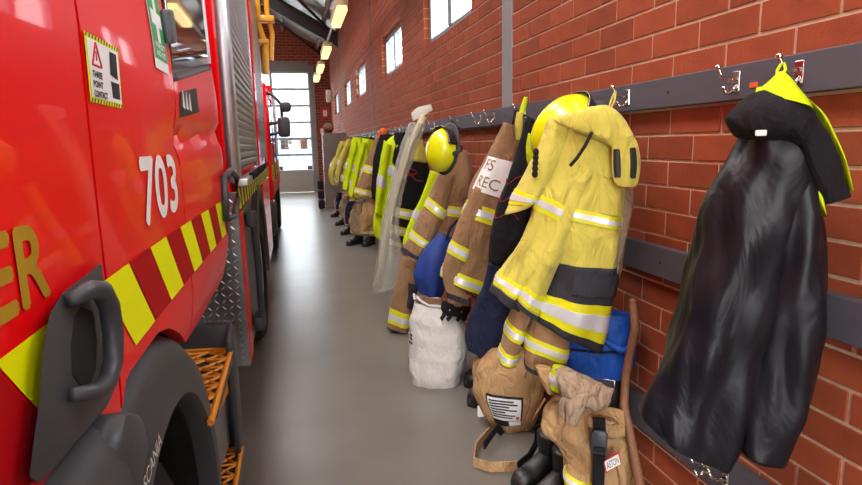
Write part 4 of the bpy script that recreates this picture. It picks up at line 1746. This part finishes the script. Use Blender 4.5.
# ---------------------------------------------------------------- pole in clear plastic with pale head
A = frame(405, 170, .84, 0)
t = Thing('wrapped_pole', 'long pole with pale flat head wrapped in clear plastic, leaning on coats', 'pole')
pts = [(424, 116), (410, 145), (397, 185), (388, 222), (382, 262), (377, 288)]
P3 = [onP(u, v, A[0], A[1]) for u, v in pts]
P3[-1] = Vector((P3[-1].x, P3[-1].y, max(.02, P3[-1].z)))
q = MB()
q.tube(P3, .028, 10)
t.add('pole', q, mat('pale_handle', rgb(212, 200, 160), .5, var=.1), smooth=True)
q = MB()
hp_ = [onP(u, v, A[0], A[1]) for u, v in ((411, 113), (418, 107), (431, 104), (433, 110), (424, 116), (413, 121))]
q.prism(hp_, A[1] * -.06, .008)
t.add('head', q, mat('pale_head', rgb(224, 222, 210), .5), smooth='auto')
pl = loft_px([((411, 122), (426, 124)), ((402, 142), (416, 150)), ((392, 178), (404, 186)), ((384, 215), (398, 222)), ((378, 250), (402, 258)), ((373, 292), (399, 288))], A[0], A[1], [.03, .05, .05, .06, .07, .05], 0, folds=(5, .012), wr=.012)
t.add('plastic_sleeve', pl.mesh(), PLASTIC, smooth=True, label='clear plastic sleeve')
t.done()

# ---------------------------------------------------------------- lime coat, brown coat and the far row
A = frame(390, 180, .98, 0)
garment('hi_vis_coat', 'long lime coat with silver tape beside the plastic wrapped pole', 'coat', [
    dict(name='coat_body', m=LIME, d=[.06, .1, .11, .11, .1, .09], folds=(5, .012), wr=.014, st=[((397, 133), (412, 135)), ((384, 145), (409, 150)), ((382, 165), (402, 172)), ((377, 195), (396, 202)), ((374, 220), (390, 226)), ((375, 236), (386, 242))], stripes=[(1.9, 2.25, SILVER, SILVER)]),
    dict(name='sleeve', m=LIME, d=.06, push=.1, folds=(3, .008), st=[((384, 140), (392, 146)), ((380, 162), (388, 168)), ((376, 190), (384, 194)), ((374, 212), (381, 216))], stripes=[(1.4, 1.8, SILVER, SILVER)])], A)
A = frame(370, 165, .98, 0)
garment('turnout_coat', 'brown turnout coat with two lime bands between hi vis coats', 'coat', [
    dict(name='coat_body', m=TAN, d=[.05, .1, .12, .12, .11], folds=(5, .014), wr=.016, st=[((377, 137), (385, 139)), ((369, 154), (383, 158)), ((364, 170), (381, 174)), ((357, 188), (378, 192)), ((355, 195), (375, 201))], stripes=[(1.65, 2.1), (2.95, 3.5)])], A)
q = MB()
p = onP(383.5, 132.5, onX(383.5, 132, RAILX - .07), Vector((-1, 0, 0)))
q.ball(p, .075, 16, (.8, 1, .8))
q.lathe(p + Vector((0, 0, -.07)), (0, 0, 1), [(0, .09), (.02, .085), (.05, .07)], 16)
tag(make('orange_cap', q, ORTAG, None, p, True), 'round orange cap on the hook above the brown coat', 'cap', 'clothing and gear along the rail')
FARC = [
    ('lime coat with silver tape behind the brown coat', LIME, [((363, 138), (373, 140)), ((358, 155), (371, 159)), ((353, 178), (365, 182)), ((349, 193), (358, 199))], SILVER),
    ('bright lime jacket hanging third along beyond the brown coat', LIME, [((353, 137), (362, 138)), ((350, 152), (363, 156)), ((345, 172), (357, 178)), ((343, 186), (352, 192))], SILVER),
    ('yellow coat with broad silver tape in the far row', CREAM, [((347, 139), (354, 139)), ((342, 152), (353, 155)), ((337, 168), (349, 174)), ((336, 177), (344, 183))], SILVER),
    ('dull yellow coat hanging last beside the grey cabinet', CREAM, [((340, 141), (347, 141)), ((336, 154), (346, 157)), ((330, 170), (341, 176)), ((331, 181), (337, 186))], SILVER),
]
for i, (lb, mt, st, sv) in enumerate(FARC):
    A = frame(st[1][0][0] + 5, st[1][0][1], .98 if i == 0 else .9, 0)
    t, lf = garment('hi_vis_coat', lb, 'coat', [dict(name='coat_body', m=mt, d=[.05, .10, .11, .10], folds=(5, .02), wr=.02, st=st, seed=i, stripes=[(1.5, 1.8, sv, sv), (2.3, 2.6, sv, sv)]),
        dict(name='sleeve', m=mt, d=.06, push=.10, folds=(3, .01), wr=.015, st=[((a[0][0] - 1 + j * .3, a[0][1] + 3), (a[0][0] + 4, a[0][1] + 5)) for j, a in enumerate(st)], seed=i + 3)], A, finish=False)
    loop_to_hook(t, lf['coat_body'][0].at(0, R_(90)), min(HOOKY, key=lambda k: abs(k - lf['coat_body'][0].at(0, 0).y)))
    t.done()

for i, (u0, lb, mt) in enumerate(((402, 'black jacket showing between the lime coat and black vest', BLACKC), (386, 'black jacket behind the brown turnout coat', BLACKC), (366, 'black jacket half hidden between two lime coats', BLACKC), (357, 'charcoal jacket behind the bright lime jacket', CHAR), (350, 'black jacket half hidden behind the yellow coat', BLACKC))):  # dark jackets added to fill the shaded gaps between the far coats
    A = frame(u0, 160, 1.10, 0)
    s_ = (u0 - 292) / 100
    t, lf = garment('jacket', lb, 'jacket', [dict(name='jacket_body', m=mt, d=[.03, .05, .05, .05], folds=(4, .008), wr=.012, seed=i, st=[((u0 - 6 * s_, 146.6 - 13 * s_), (u0 + 8 * s_, 146.6 - 13 * s_)), ((u0 - 12 * s_, 152), (u0 + 9 * s_, 153)), ((u0 - 14 * s_, 150 + 25 * s_), (u0 + 7 * s_, 150 + 26 * s_)), ((u0 - 15 * s_, 150 + 52 * s_), (u0 + 4 * s_, 150 + 54 * s_))])], A, finish=False)
    loop_to_hook(t, lf['jacket_body'][0].at(0, R_(90)), min(HOOKY, key=lambda k: abs(k - lf['jacket_body'][0].at(0, 0).y)))
    t.done()

# ---------------------------------------------------------------- helmets
def helmet(label, C, top, front, r, group='helmets hung on the rail', detail=True):
    """C centre of the rim, top dome axis, front forehead direction"""
    T_ = Vector(top).normalized()
    Fv = Vector(front)
    Fv = (Fv - T_ * Fv.dot(T_)).normalized()
    S_ = T_.cross(Fv)
    C = Vector(C)

    def w(f, s_, h):
        return C + Fv * (f * r) + S_ * (s_ * r) + T_ * (h * r)

    t = Thing('helmet', label, 'helmet', group)

    def dome(a, b, off=0.0):
        ph, th = a, b
        e = 1.0 + off
        ridge = .07 * math.exp(-(math.cos(ph) * 0 + (math.sin(th) * math.sin(ph) / .16) ** 2))
        x = 1.22 * math.sin(ph) * math.cos(th)
        y = .98 * math.sin(ph) * math.sin(th)
        z = 1.02 * math.cos(ph)
        k = e + ridge * math.cos(ph * .8)
        return w(x * k, y * k, z * k)
    q = MB()
    q.grid(lambda u, v: dome(.02 + u * (math.pi / 2 + .12), v * 2 * math.pi), 18, 40)
    sh_ = t.add('shell', q, HELM, smooth=True, label='yellow helmet shell', solid=.004)
    q = MB()
    q.grid(lambda u, v: w(1.22 * (1.0 + .16 * u + .10 * u * max(0, math.cos(2 * math.pi * v))) * math.cos(2 * math.pi * v), .98 * (1 + .16 * u) * math.sin(2 * math.pi * v), -.10 - .10 * u), 4, 40)
    t.add('brim', q, BLKPL, sh_, smooth=True, solid=.006)
    q = MB()
    q.grid(lambda u, v: w(1.30 * math.cos(1.1 * (v - .5) * 2) * (1 - .05 * u), 1.08 * math.sin(1.1 * (v - .5) * 2), .48 - .62 * u), 5, 16)
    t.add('visor', q, mat('smoke_visor', rgb(30, 30, 34), .1, spec=.8, coat=.6), smooth=True, solid=.006)
    for sd in (-1, 1):
        q = MB()
        q.grid(lambda u, v: dome(.62 + .42 * u, sd * (.9 + .55 * v), .012), 4, 5)
        t.add('reflective_sticker', q, SILVER, sh_, smooth=True)
        q = MB()
        q.grid(lambda u, v: dome(.7 + .3 * u, sd * (1.9 + .12 * v), .012), 3, 3)
        t.add('red_sticker', q, REDP, sh_, smooth=True)
        q = MB()
        q.lathe(w(.1, sd * 1.0, -.05), S_ * sd, [(0, .17 * r), (.16 * r, .16 * r), (.18 * r, .1 * r), (.18 * r, .001)], 14)
        t.add('pivot', q, BLKPL, sh_, smooth='auto')
    q = MB()
    q.tube([w(.1, -.9, -.1), w(.2, -.8, -.6), w(.35, -.3, -.95), w(.35, .3, -.95), w(.2, .8, -.6), w(.1, .9, -.1)], .05 * r, 6)
    t.add('chin_strap', q, BLACKC, smooth=True)
    return t


C = onX(444, 150, .85)
t = helmet('lime yellow helmet with dark visor hanging above the tan coat', C, (-.95, -.35, .1), (.15, -.25, 1), .103)
q = MB()
q.tube([C + Vector((.03, 0, .09)), C + Vector((.1, .02, .12)), (RAILX - .05, rail_y(458, HZ), HZ + .02)], .006, 6)
t.add('hanging_strap', q, BLACKC)
t.done()
C = onX(566, 132, 1.02)
t = helmet('yellow helmet with silver stickers tucked behind the yellow coat collar', C, (-.72, -.15, .62), (.6, -.2, .75), .118)
q = MB()
q.tube([C + Vector((.05, 0, .05)), (RAILX - .05, rail_y(590, HZ), HZ + .01)], .006, 6)
t.add('hanging_strap', q, BLACKC)
t.done()
A = frame(521, 115, 1.08, 0)
t, lf = garment('goggles', 'lime framed goggles hanging by their strap beside black jacket', 'goggles', [
    dict(name='strap', m=LIME, d=.012, folds=(2, .002), wr=.003, st=[((524, 97), (528, 97)), ((520, 108), (526, 109)), ((517, 122), (522, 123)), ((516, 134), (522, 136))]),
    dict(name='frame', m=CREAM, d=.02, push=.02, folds=(2, .002), wr=.003, st=[((517, 112), (523, 113)), ((515, 124), (523, 126)), ((516, 140), (524, 141))])], A)
A = frame(531, 150, 1.0, 0)
t, lf = garment('neck_flap', 'lime neck flap with white name tape behind the yellow sleeve', 'neck flap', [
    dict(name='flap', m=LIME, d=.02, folds=(2, .003), wr=.004, st=[((528, 133), (538, 136)), ((526, 146), (542, 150)), ((527, 160), (540, 164)), ((530, 168), (537, 170))]),
    dict(name='name_tape', m=WHITE, d=.006, push=.02, folds=(0, 0), wr=.001, st=[((529, 142), (537, 146)), ((531, 149), (540, 153))])], A, finish=False)
loop_to_hook(t, lf['flap'][0].at(0, R_(90)), rail_y(590, HZ), m=LIME)
t.done()


def ribbon(pts, wv, w, th):
    mb = MB()
    pts = [Vector(p) for p in pts]
    n = len(pts)
    v = []
    for i, p in enumerate(pts):
        tg = (pts[min(i + 1, n - 1)] - pts[max(i - 1, 0)]).normalized()
        wd = Vector(wv[i] if isinstance(wv, list) else wv)
        wd = (wd - tg * wd.dot(tg)).normalized()
        nn = tg.cross(wd)
        v += [p + wd * w + nn * th, p - wd * w + nn * th, p - wd * w - nn * th, p + wd * w - nn * th]
    f = [(i * 4 + j, i * 4 + (j + 1) % 4, (i + 1) * 4 + (j + 1) % 4, (i + 1) * 4 + j) for i in range(n - 1) for j in range(4)]
    f += [(0, 1, 2, 3), tuple((n - 1) * 4 + j for j in range(4))]
    mb.add(v, f)
    return mb


# ---------------------------------------------------------------- boots
def boot_parts(t, base, ang, h=.30, sc=1.0, z0=0.0):
    b = Vector((base[0], base[1], z0))
    d = Vector((math.cos(R_(ang)), math.sin(R_(ang)), 0))
    s_ = Vector((-d.y, d.x, 0))
    Z = Vector((0, 0, 1))
    P = lambda f, l, z: b + (d * f + s_ * l + Z * z) * sc
    ft = [(-.10, .030, .045, .03), (-.075, .043, .06, .048), (-.02, .046, .068, .06), (.05, .046, .062, .052), (.11, .052, .05, .04), (.16, .05, .046, .036), (.19, .035, .038, .026), (.20, .015, .034, .012)]
    lf = Loft([P(f, w, z) for f, w, z, q in ft], [P(f, -w, z) for f, w, z, q in ft], Z, [q * sc for *_, q in ft], folds=(0, 0), wr=.003, pw=.8)
    t.add('foot', lf.mesh(nth=24), LEATHER, smooth=True)
    sh = [(h, .066, .072), (h * .8, .062, .07), (h * .55, .056, .064), (h * .35, .05, .06), (.08, .046, .06)]
    lf = Loft([P(-.035, w, z) for z, w, q in sh], [P(-.035, -w, z) for z, w, q in sh], d, [q * sc for *_, q in sh], folds=(4, .003), wr=.006, pw=.95)
    t.add('shaft', lf.mesh(nth=24), LEATHER, smooth=True)
    q = MB()
    out = [(-.105, .02), (-.09, .045), (-.02, .048), (.04, .046), (.11, .056), (.17, .05), (.205, .02), (.205, -.02), (.17, -.05), (.11, -.056), (.04, -.046), (-.02, -.048), (-.09, -.045), (-.105, -.02)]
    q.prism([P(f, l, .0) for f, l in out], (0, 0, .022 * sc), .004)
    t.add('sole', q, BLKDK, smooth='auto')
    q = MB()
    q.tube([P(.115, -.05, .05), P(.13, -.03, .083), P(.135, 0, .09), P(.13, .03, .083), P(.115, .05, .05)], .004 * sc, 6)
    t.add('toe_seam', q, BLKDK)


def boot(label, px, ang, h=.3, group='boots on the floor', sc=1.0):
    p = onZ(px[0], px[1], 0)
    t = Thing('boot', label, 'boot', group)
    boot_parts(t, (p.x, p.y), ang, h, sc)
    t.done()


for (bx_, by_), lb in (((1.0, 2.14), 'black leather boot with its toe out under the strapped tan trousers'), ((1.0, 1.99), 'black leather boot beneath the black buckle of the tan trousers')):
    t = Thing('boot', lb, 'boot', 'boots on the floor')
    boot_parts(t, (bx_, by_), 205, .2)
    t.done()
boot('black rubber boot standing behind the white sack', (488, 377), 215, .34, sc=1.05)
boot('black rubber boot between white sack and tan kit bag', (494, 394), 215, .42, sc=1.1)

# ---------------------------------------------------------------- white sack
p = onZ(434, 389, 0)
N = Vector((-p.x, -p.y, 0)).normalized()
p = p - N * .12
t = Thing('sack', 'crumpled white woven sack standing on the concrete floor', 'sack')
lf = loft_px([((414, 301), (461, 306)), ((410, 322), (467, 328)), ((410, 350), (466, 354)), ((411, 372), (461, 375)), ((416, 386), (455, 387))], p, N, [.085, .12, .13, .125, .11], 0, folds=(4, .006), wr=.015, pw=.7, freq=11, seed=2)
h = t.add('sack_body', lf.mesh(nth=56), BAGW, smooth=True)
q = MB()
rim = [lf.at(.02, 2 * math.pi * k / 28, .002) + Vector((0, 0, .012 * math.sin(k * 1.9) + (.03 if 8 < k < 17 else 0))) for k in range(28)]
q.tube(rim + [rim[0]], .008, 6)
t.add('rolled_rim', q, BAGW, h, smooth=True)
q = MB()
q.add([lf.at(.12, 2 * math.pi * k / 28, -.012) + Vector((0, 0, .022)) for k in range(28)], [tuple(range(28))])
t.add('contents', q, mat('brown_contents', rgb(120, 84, 60), .9, var=.3, vscale=30), h)
for k in range(3):
    t.add('printed_line', lf.patch(1.3 + .14 * k, 1.36 + .14 * k, 172, 150, .002, 2, 4), CHAR, h)
t.done()

# ---------------------------------------------------------------- blue bags
A = frame(601, 345, 1.1, 6)
t, lf = garment('kit_bag', 'bright blue nylon kit bag wedged under the yellow coat', 'bag', [
    dict(name='bag_body', m=BLUE, d=[.04, .06, .07, .07, .06], folds=(3, .006), wr=.012, pw=.75, st=[((596, 311), (633, 314)), ((574, 326), (637, 328)), ((565, 344), (638, 344)), ((566, 364), (637, 361)), ((573, 378), (631, 373))])], A, finish=False)
bb, bh = lf['bag_body']
q = MB()
q.tube([bb.at(2.05, R_(a), .004) for a in range(20, 165, 6)], .005, 6)
t.add('seam', q, NAVY, bh)
q = MB()
q.tube([bb.at(1.3 + .6 * math.sin(i * .35), R_(40 + 6 * i), .014) for i in range(10)], .012, 8)
t.add('carry_handle', q, BLUE, bh, smooth=True)
t.done()
A = frame(432, 262, .82, 2)
t, lf = garment('kit_bag', 'dark blue cloth bag hanging between the tan coats', 'bag', [
    dict(name='bag_body', m=mat('royal_blue_cloth', rgb(30, 62, 140), .7, var=.2, vscale=6, bump=.3, bscale=200), d=[.05, .09, .1, .07], folds=(4, .012), wr=.016, st=[((438, 233), (453, 238)), ((424, 250), (452, 258)), ((415, 273), (447, 280)), ((421, 292), (440, 297))])], A, finish=False)
q = MB()
a_ = lf['bag_body'][0].at(0, R_(90))
q.tube([a_ + Vector((0, 0, -.02)), a_ + Vector((.03, .01, .05)), a_ + Vector((.09, .06, .09))], .008, 6)
t.add('strap', q, NAVY, smooth=True)
t.done()

# ---------------------------------------------------------------- tan trousers leg standing left of the sack
p = onZ(401, 334, 0)
N = Vector((-p.x, -p.y, 0)).normalized()
A = (p - N * .08, N)
garment('turnout_trousers', 'tan turnout trouser leg with lime band standing beside white sack', 'trousers', [
    dict(name='leg', m=TAN, d=[.05, .08, .09, .09, .085], folds=(4, .01), wr=.014, st=[((402, 256), (424, 262)), ((396, 276), (420, 282)), ((391, 300), (414, 306)), ((389, 318), (412, 324)), ((388, 327), (410, 332))], stripes=[(2.3, 3.2)], over=[('dark_cuff', 3.75, 4.0, CHAR)]),
    dict(name='knee_patch', m=CHAR, d=.05, push=.06, folds=(2, .004), st=[((408, 282), (419, 285)), ((407, 295), (416, 298)), ((406, 305), (413, 308))])], A)
A = frame(455, 308, .88, 2)
t, lf = garment('glove', 'black leather glove clipped below the tan coat sleeve', 'glove', [
    dict(name='cuff', m=TAN, d=.04, folds=(3, .004), st=[((446, 292), (472, 297)), ((447, 300), (471, 305)), ((448, 304), (470, 309))]),
    dict(name='palm', m=BLACKC, d=[.03, .035, .03], push=.01, folds=(2, .003), st=[((443, 301), (471, 306)), ((441, 308), (470, 312)), ((444, 314), (466, 317))])], A, finish=False)
pf, ph_ = lf['palm']
for k in range(4):
    q = MB()
    a_ = pf.at(1.7, R_(150 - 40 * k))
    q.tube([a_, a_ + Vector((-.008, -.008, -.012)), a_ + Vector((-.02, -.012, -.022 + .003 * k)), a_ + Vector((-.014, -.012, -.034 + .004 * k))], [.013, .012, .011, .007], 8)
    t.add('finger', q, BLACKC, ph_, smooth=True)
q = MB()
for k in range(2):
    q.ball(pf.at(.9, R_(110 - 40 * k), .004), .006, 8)
t.add('snap_stud', q, CHROME, ph_, smooth=True)
t.done()

# ---------------------------------------------------------------- tan sleeves below the yellow coat
A = frame(540, 345, .88, 2)
t, lf = garment('turnout_sleeves', 'tan turnout sleeves with lime bands showing below the yellow coat', 'coat', [
    dict(name='sleeve', m=TAN, d=.05, push=.02, folds=(3, .005), st=[((515, 300), (536, 310)), ((508, 322), (526, 332)), ((502, 342), (519, 350)), ((498, 360), (515, 366))], stripes=[(.9, 1.5), (2.2, 2.8)]),
    dict(name='sleeve', m=TAN, d=.07, folds=(4, .006), st=[((532, 312), (572, 330)), ((527, 330), (570, 347)), ((523, 346), (567, 362)), ((524, 364), (560, 378))], stripes=[(1.0, 1.85)], over=[('dark_cuff', 2.7, 3.0, CHAR)])], A)
A = frame(556, 378, .88, 2)
t, lf = garment('glove', 'tan and lime glove dangling from the tan sleeve', 'glove', [
    dict(name='palm', m=TANL, d=.03, folds=(2, .003), st=[((534, 365), (552, 368)), ((538, 376), (556, 380)), ((545, 390), (556, 394))]),
    dict(name='lime_cuff', m=LIME, d=.028, push=.02, folds=(2, .003), st=[((553, 366), (566, 368)), ((550, 376), (564, 380)), ((549, 386), (560, 391))], stripes=[(.7, 1.4, SILVER, SILVER)])], A)

# ---------------------------------------------------------------- tan kit bundle with the white label
p = onZ(512, 434, 0)
N = Vector((-p.x, -p.y, 0)).normalized()
A = (p - N * .12, N)
t, lf = garment('kit_bundle', 'sand coloured canvas kit bundle with a printed white label', 'kit bag', [
    dict(name='bundle_body', m=TANL, d=[.07, .13, .15, .14, .11, .07], folds=(6, .012), wr=.018, pw=.8, st=[((492, 346), (528, 352)), ((476, 362), (544, 368)), ((473, 384), (546, 390)), ((481, 405), (541, 408)), ((492, 420), (534, 422)), ((500, 430), (526, 431))])], A, finish=False)
kb, kh = lf['bundle_body']
lb_ = t.add('label_border', kb.patch(1.85, 3.45, 122, 74, .008, 10, 10), BLACKV, kh, smooth='auto')
lw = t.add('label_face', kb.patch(1.95, 3.05, 119, 77, .011, 10, 10), WHITE, kh, smooth='auto', label='white printed care label')
for k in range(7):
    t.add('printed_line', kb.patch(2.05 + .13 * k, 2.10 + .13 * k, 116, 116 - (30, 34, 26, 33, 22, 31, 28)[k], .0155, 1, 6), CHAR, kh)
t.add('red_mark', kb.patch(2.8, 2.95, 84, 80, .0155, 1, 2), REDP, kh)
t.add('label_tab', kb.patch(3.1, 3.4, 92, 76, .012, 3, 4), WHITE, kh)
# belt loop lying on the floor
gp_ = lambda u, v, z=.03: onZ(u, v, z)
q = ribbon([kb.at(4.6, R_(140)), gp_(489, 432), gp_(476, 447), gp_(474, 462), gp_(490, 467), gp_(517, 466)], (0, 0, 1), .024, .003)
t.add('canvas_belt', q, TANL, smooth='auto')
q = ribbon([kb.at(4.4, R_(110)), gp_(497, 428, .06), gp_(488, 440, .05), gp_(484, 446, .04)], (0, 0, 1), .02, .003)
t.add('black_webbing', q, BLACKC)
q = ribbon([gp_(517, 466, .025), gp_(530, 455, .06), gp_(538, 440, .12), gp_(538, 425, .2)], (.3, 0, 1), .018, .003)
t.add('black_webbing', q, BLACKC)
q = MB()
c_ = kb.at(3.2, R_(172), .012)
q.box((c_.x - .02, c_.y - .012, c_.z - .03), (c_.x + .014, c_.y + .008, c_.z + .03), .006)
t.add('side_tag', q, WHITE, kh)
q = MB()
a_ = kb.at(3.6, R_(55), .012)
b_ = kb.at(2.0, R_(30), .012)
q.tube([a_, (a_ + b_) / 2 + Vector((-.02, -.02, 0)), b_], .006, 6)
t.add('draw_cord', q, TANL, kh, smooth=True)
t.done()

# ---------------------------------------------------------------- tan trousers with buckle and name tag
p = Vector((.99, 1.84, 0))
N = Vector((-p.x, -p.y, 0)).normalized()
A = (p, N)
t, lf = garment('turnout_trousers', 'tan turnout trousers with black buckle strap and red edged name tag', 'trousers', [
    dict(name='trouser_body', m=TANL, d=[.06, .09, .11, .11, .10, .09, .08], folds=(5, .010), wr=.020, pw=.8, st=[((556, 398), (588, 402)), ((546, 408), (610, 420)), ((542, 424), (626, 432)), ((556, 440), (632, 452)), ((564, 462), (634, 476)), ((566, 490), (628, 504)), ((570, 510), (622, 520))]),
    dict(name='waistband', m=TANL, d=[.05, .06, .06, .05], push=.09, folds=(3, .006), st=[((586, 408), (592, 428)), ((598, 410), (604, 436)), ((612, 412), (616, 436)), ((624, 416), (624, 432))])], A, finish=False)
kb, kh = lf['trouser_body']
pa = lambda u, v, k=.15: onP(u, v, A[0] + N * k, N)
q = ribbon([pa(599, 418), pa(600, 440, .16), pa(599, 462, .15), pa(598, 490, .13)], Vector((-N.y, N.x, 0)), .021, .004)
t.add('webbing_strap', q, BLACKC)
q = MB()
D = Vector((-N.y, N.x, 0))
c_ = pa(599, 440, .168)
q.prism([c_ + D * a + Vector((0, 0, b)) for a, b in ((-.028, -.045), (.028, -.045), (.028, .03), (.018, .042), (-.018, .042), (-.028, .03))], N * .016, .005)
bk = t.add('buckle', q, BLKPL, smooth='auto', label='black side release buckle')
q = MB()
c_ = pa(599, 449, .186)
q.prism([c_ + D * a + Vector((0, 0, b)) for a, b in ((-.02, -.012), (.02, -.012), (.02, .008), (-.02, .008))], N * .005, .002)
t.add('buckle_prong', q, BLKDK, bk)
tg_ = [pa(603, 460, .15), pa(619, 451, .15), pa(621, 463, .15), pa(606, 473, .15)]
ux, uy = (tg_[1] - tg_[0]), (tg_[3] - tg_[0])
q = MB()
q.prism(tg_, N * .004, .001)
nt_ = t.add('name_tag', q, REDP, label='white name tag with red edge')
q = MB()
q.prism([tg_[0] + ux * a + uy * b + N * .0042 for a, b in ((.07, .12), (.93, .12), (.93, .88), (.07, .88))], N * .001)
t.add('tag_face', q, WHITE, nt_)
t.add('lettering', text_mb('ASTON', 1, 1, lambda x, y: tg_[0] + ux * (.14 + .72 * x) + uy * (.75 - .5 * y) + N * .0058), NAVY, nt_)
lh = loft_px([((568, 462), (592, 474)), ((564, 472), (590, 486)), ((564, 484), (588, 500))], A[0], N, .06, .08, folds=(3, .005), wr=.008)
hh_ = t.add('trouser_cuff', lh.mesh(), TANL, smooth=True)
stripe(t, lh, .5, 1.2, hh_)
t.done()
# taupe cloth thrown on top
A = frame(582, 388, .90, 2)
garment('cloth', 'crumpled taupe cloth draped over the tan trousers', 'cloth', [
    dict(name='cloth_body', m=TAUPE, d=[.03, .06, .07, .06, .03], folds=(4, .01), wr=.022, freq=14, st=[((556, 374), (560, 392)), ((568, 372), (572, 402)), ((582, 380), (586, 404)), ((598, 386), (598, 406)), ((612, 392), (608, 402))]),
    dict(name='cloth_fold', m=TAUPE, d=.04, push=.05, folds=(3, .008), wr=.016, st=[((572, 388), (596, 392)), ((564, 400), (586, 408)), ((560, 414), (578, 420))])], A)
# black breathing set behind
A = frame(604, 410, 1.12, 4)
t, lf = garment('breathing_set', 'black breathing set with chrome buckles standing below the blue bag', 'breathing set', [
    dict(name='back_plate', m=LEATHER, d=.035, folds=(2, .003), wr=.005, pw=.6, st=[((588, 372), (622, 372)), ((588, 400), (619, 402)), ((588, 430), (618, 434)), ((590, 460), (616, 464)), ((592, 486), (618, 490))]),
    dict(name='shoulder_pad', m=LEATHER, d=.03, push=.06, folds=(2, .003), wr=.008, st=[((590, 404), (612, 406)), ((588, 414), (618, 418)), ((592, 424), (616, 428))])], A, finish=False)
q = MB()
c_ = onP(606, 386, A[0] + A[1] * .07, A[1])
D = Vector((-A[1].y, A[1].x, 0))
q.tube([c_ + D * a + Vector((0, 0, b)) for a, b in ((-.03, -.02), (-.03, .025), (.03, .025), (.03, -.02))], .005, 6)
t.add('chrome_bracket', q, CHROME, smooth=True)
t.done()

# ---------------------------------------------------------------- wooden stick
pts = [(632.5, 302, 1.165), (635.5, 328, 1.16), (630, 352, 1.15), (625.5, 378, 1.14), (624, 405, 1.13), (631, 440, 1.12), (639, 480, 1.11)]
P3 = [onX(u, v, x) for u, v, x in pts]
d = (P3[-1] - P3[-2]).normalized()
P3.append(P3[-1] + d * (P3[-1].z / -d.z) * .5)
P3.append(P3[-2] + d * (P3[-2].z - .012) / -d.z)
q = MB()
q.tube(P3, [.013, .016, .016, .015, .016, .016, .017, .017, .016], 10)
q.ball(P3[0], .015, 10)
tag(make('walking_stick', q, WOOD, None, (P3[-1].x, P3[-1].y, 0), True), 'crooked brown wooden stick leaning on the brick wall', 'stick')

# ---------------------------------------------------------------- bundles and boots below the far coats
for i, (u, v, hgt, mt, lb) in enumerate([
        (377, 243, .62, TANL, 'tan folded trousers over boots below the long lime coat'), (366, 233, .55, TAN, 'brown folded trousers over boots below the brown coat'),
        (356, 224, .55, TANL, 'sand folded trousers over boots in the far row'), (347, 216, .5, TAN, 'dark tan folded trousers over boots near the cabinet')]):
    p = onZ(u, v, 0)
    p = Vector((min(p.x + .12, .98), p.y, 0))
    D = Vector((.8, -.6, 0)).normalized()
    N = Vector((-.6, -.8, 0))
    Zs = [hgt, hgt * .8, hgt * .55, hgt * .32, hgt * .22]
    ws = [.12, .19, .22, .21, .17]
    t = Thing('turnout_trousers', lb, 'trousers', 'trousers folded over boots under the coats')
    lf = Loft([p - D * w + Vector((0, 0, z)) for z, w in zip(Zs, ws)], [p + D * w + Vector((0, 0, z)) for z, w in zip(Zs, ws)], N, [.08, .14, .16, .16, .12], folds=(5, .02), wr=.03, seed=i, freq=8)
    h = t.add('trouser_body', lf.mesh(), mt, smooth=True)
    stripe(t, lf, 2.9, 3.4, h)
    lg = loft = Loft([p - D * (w * .7) + N * .1 + Vector((0, 0, z)) for z, w in zip(Zs[:4], ws)], [p + D * (w * .2) + N * .12 + Vector((0, 0, z)) for z, w in zip(Zs[:4], ws)], N, .08, folds=(3, .01), wr=.02, seed=i + 7)
    t.add('lining', lg.mesh(), NAVY if i % 2 else TAUPE, h, smooth=True)
    t.done()
    for s in (-1, 1):
        t = Thing('boot', 'black boot holding up folded trousers in the far row', 'boot', 'boots under the far coats')
        boot_parts(t, (p.x + D.x * .11 * s + N.x * .06, p.y + D.y * .11 * s + N.y * .06), 225 + 10 * s, .11)
        t.done()
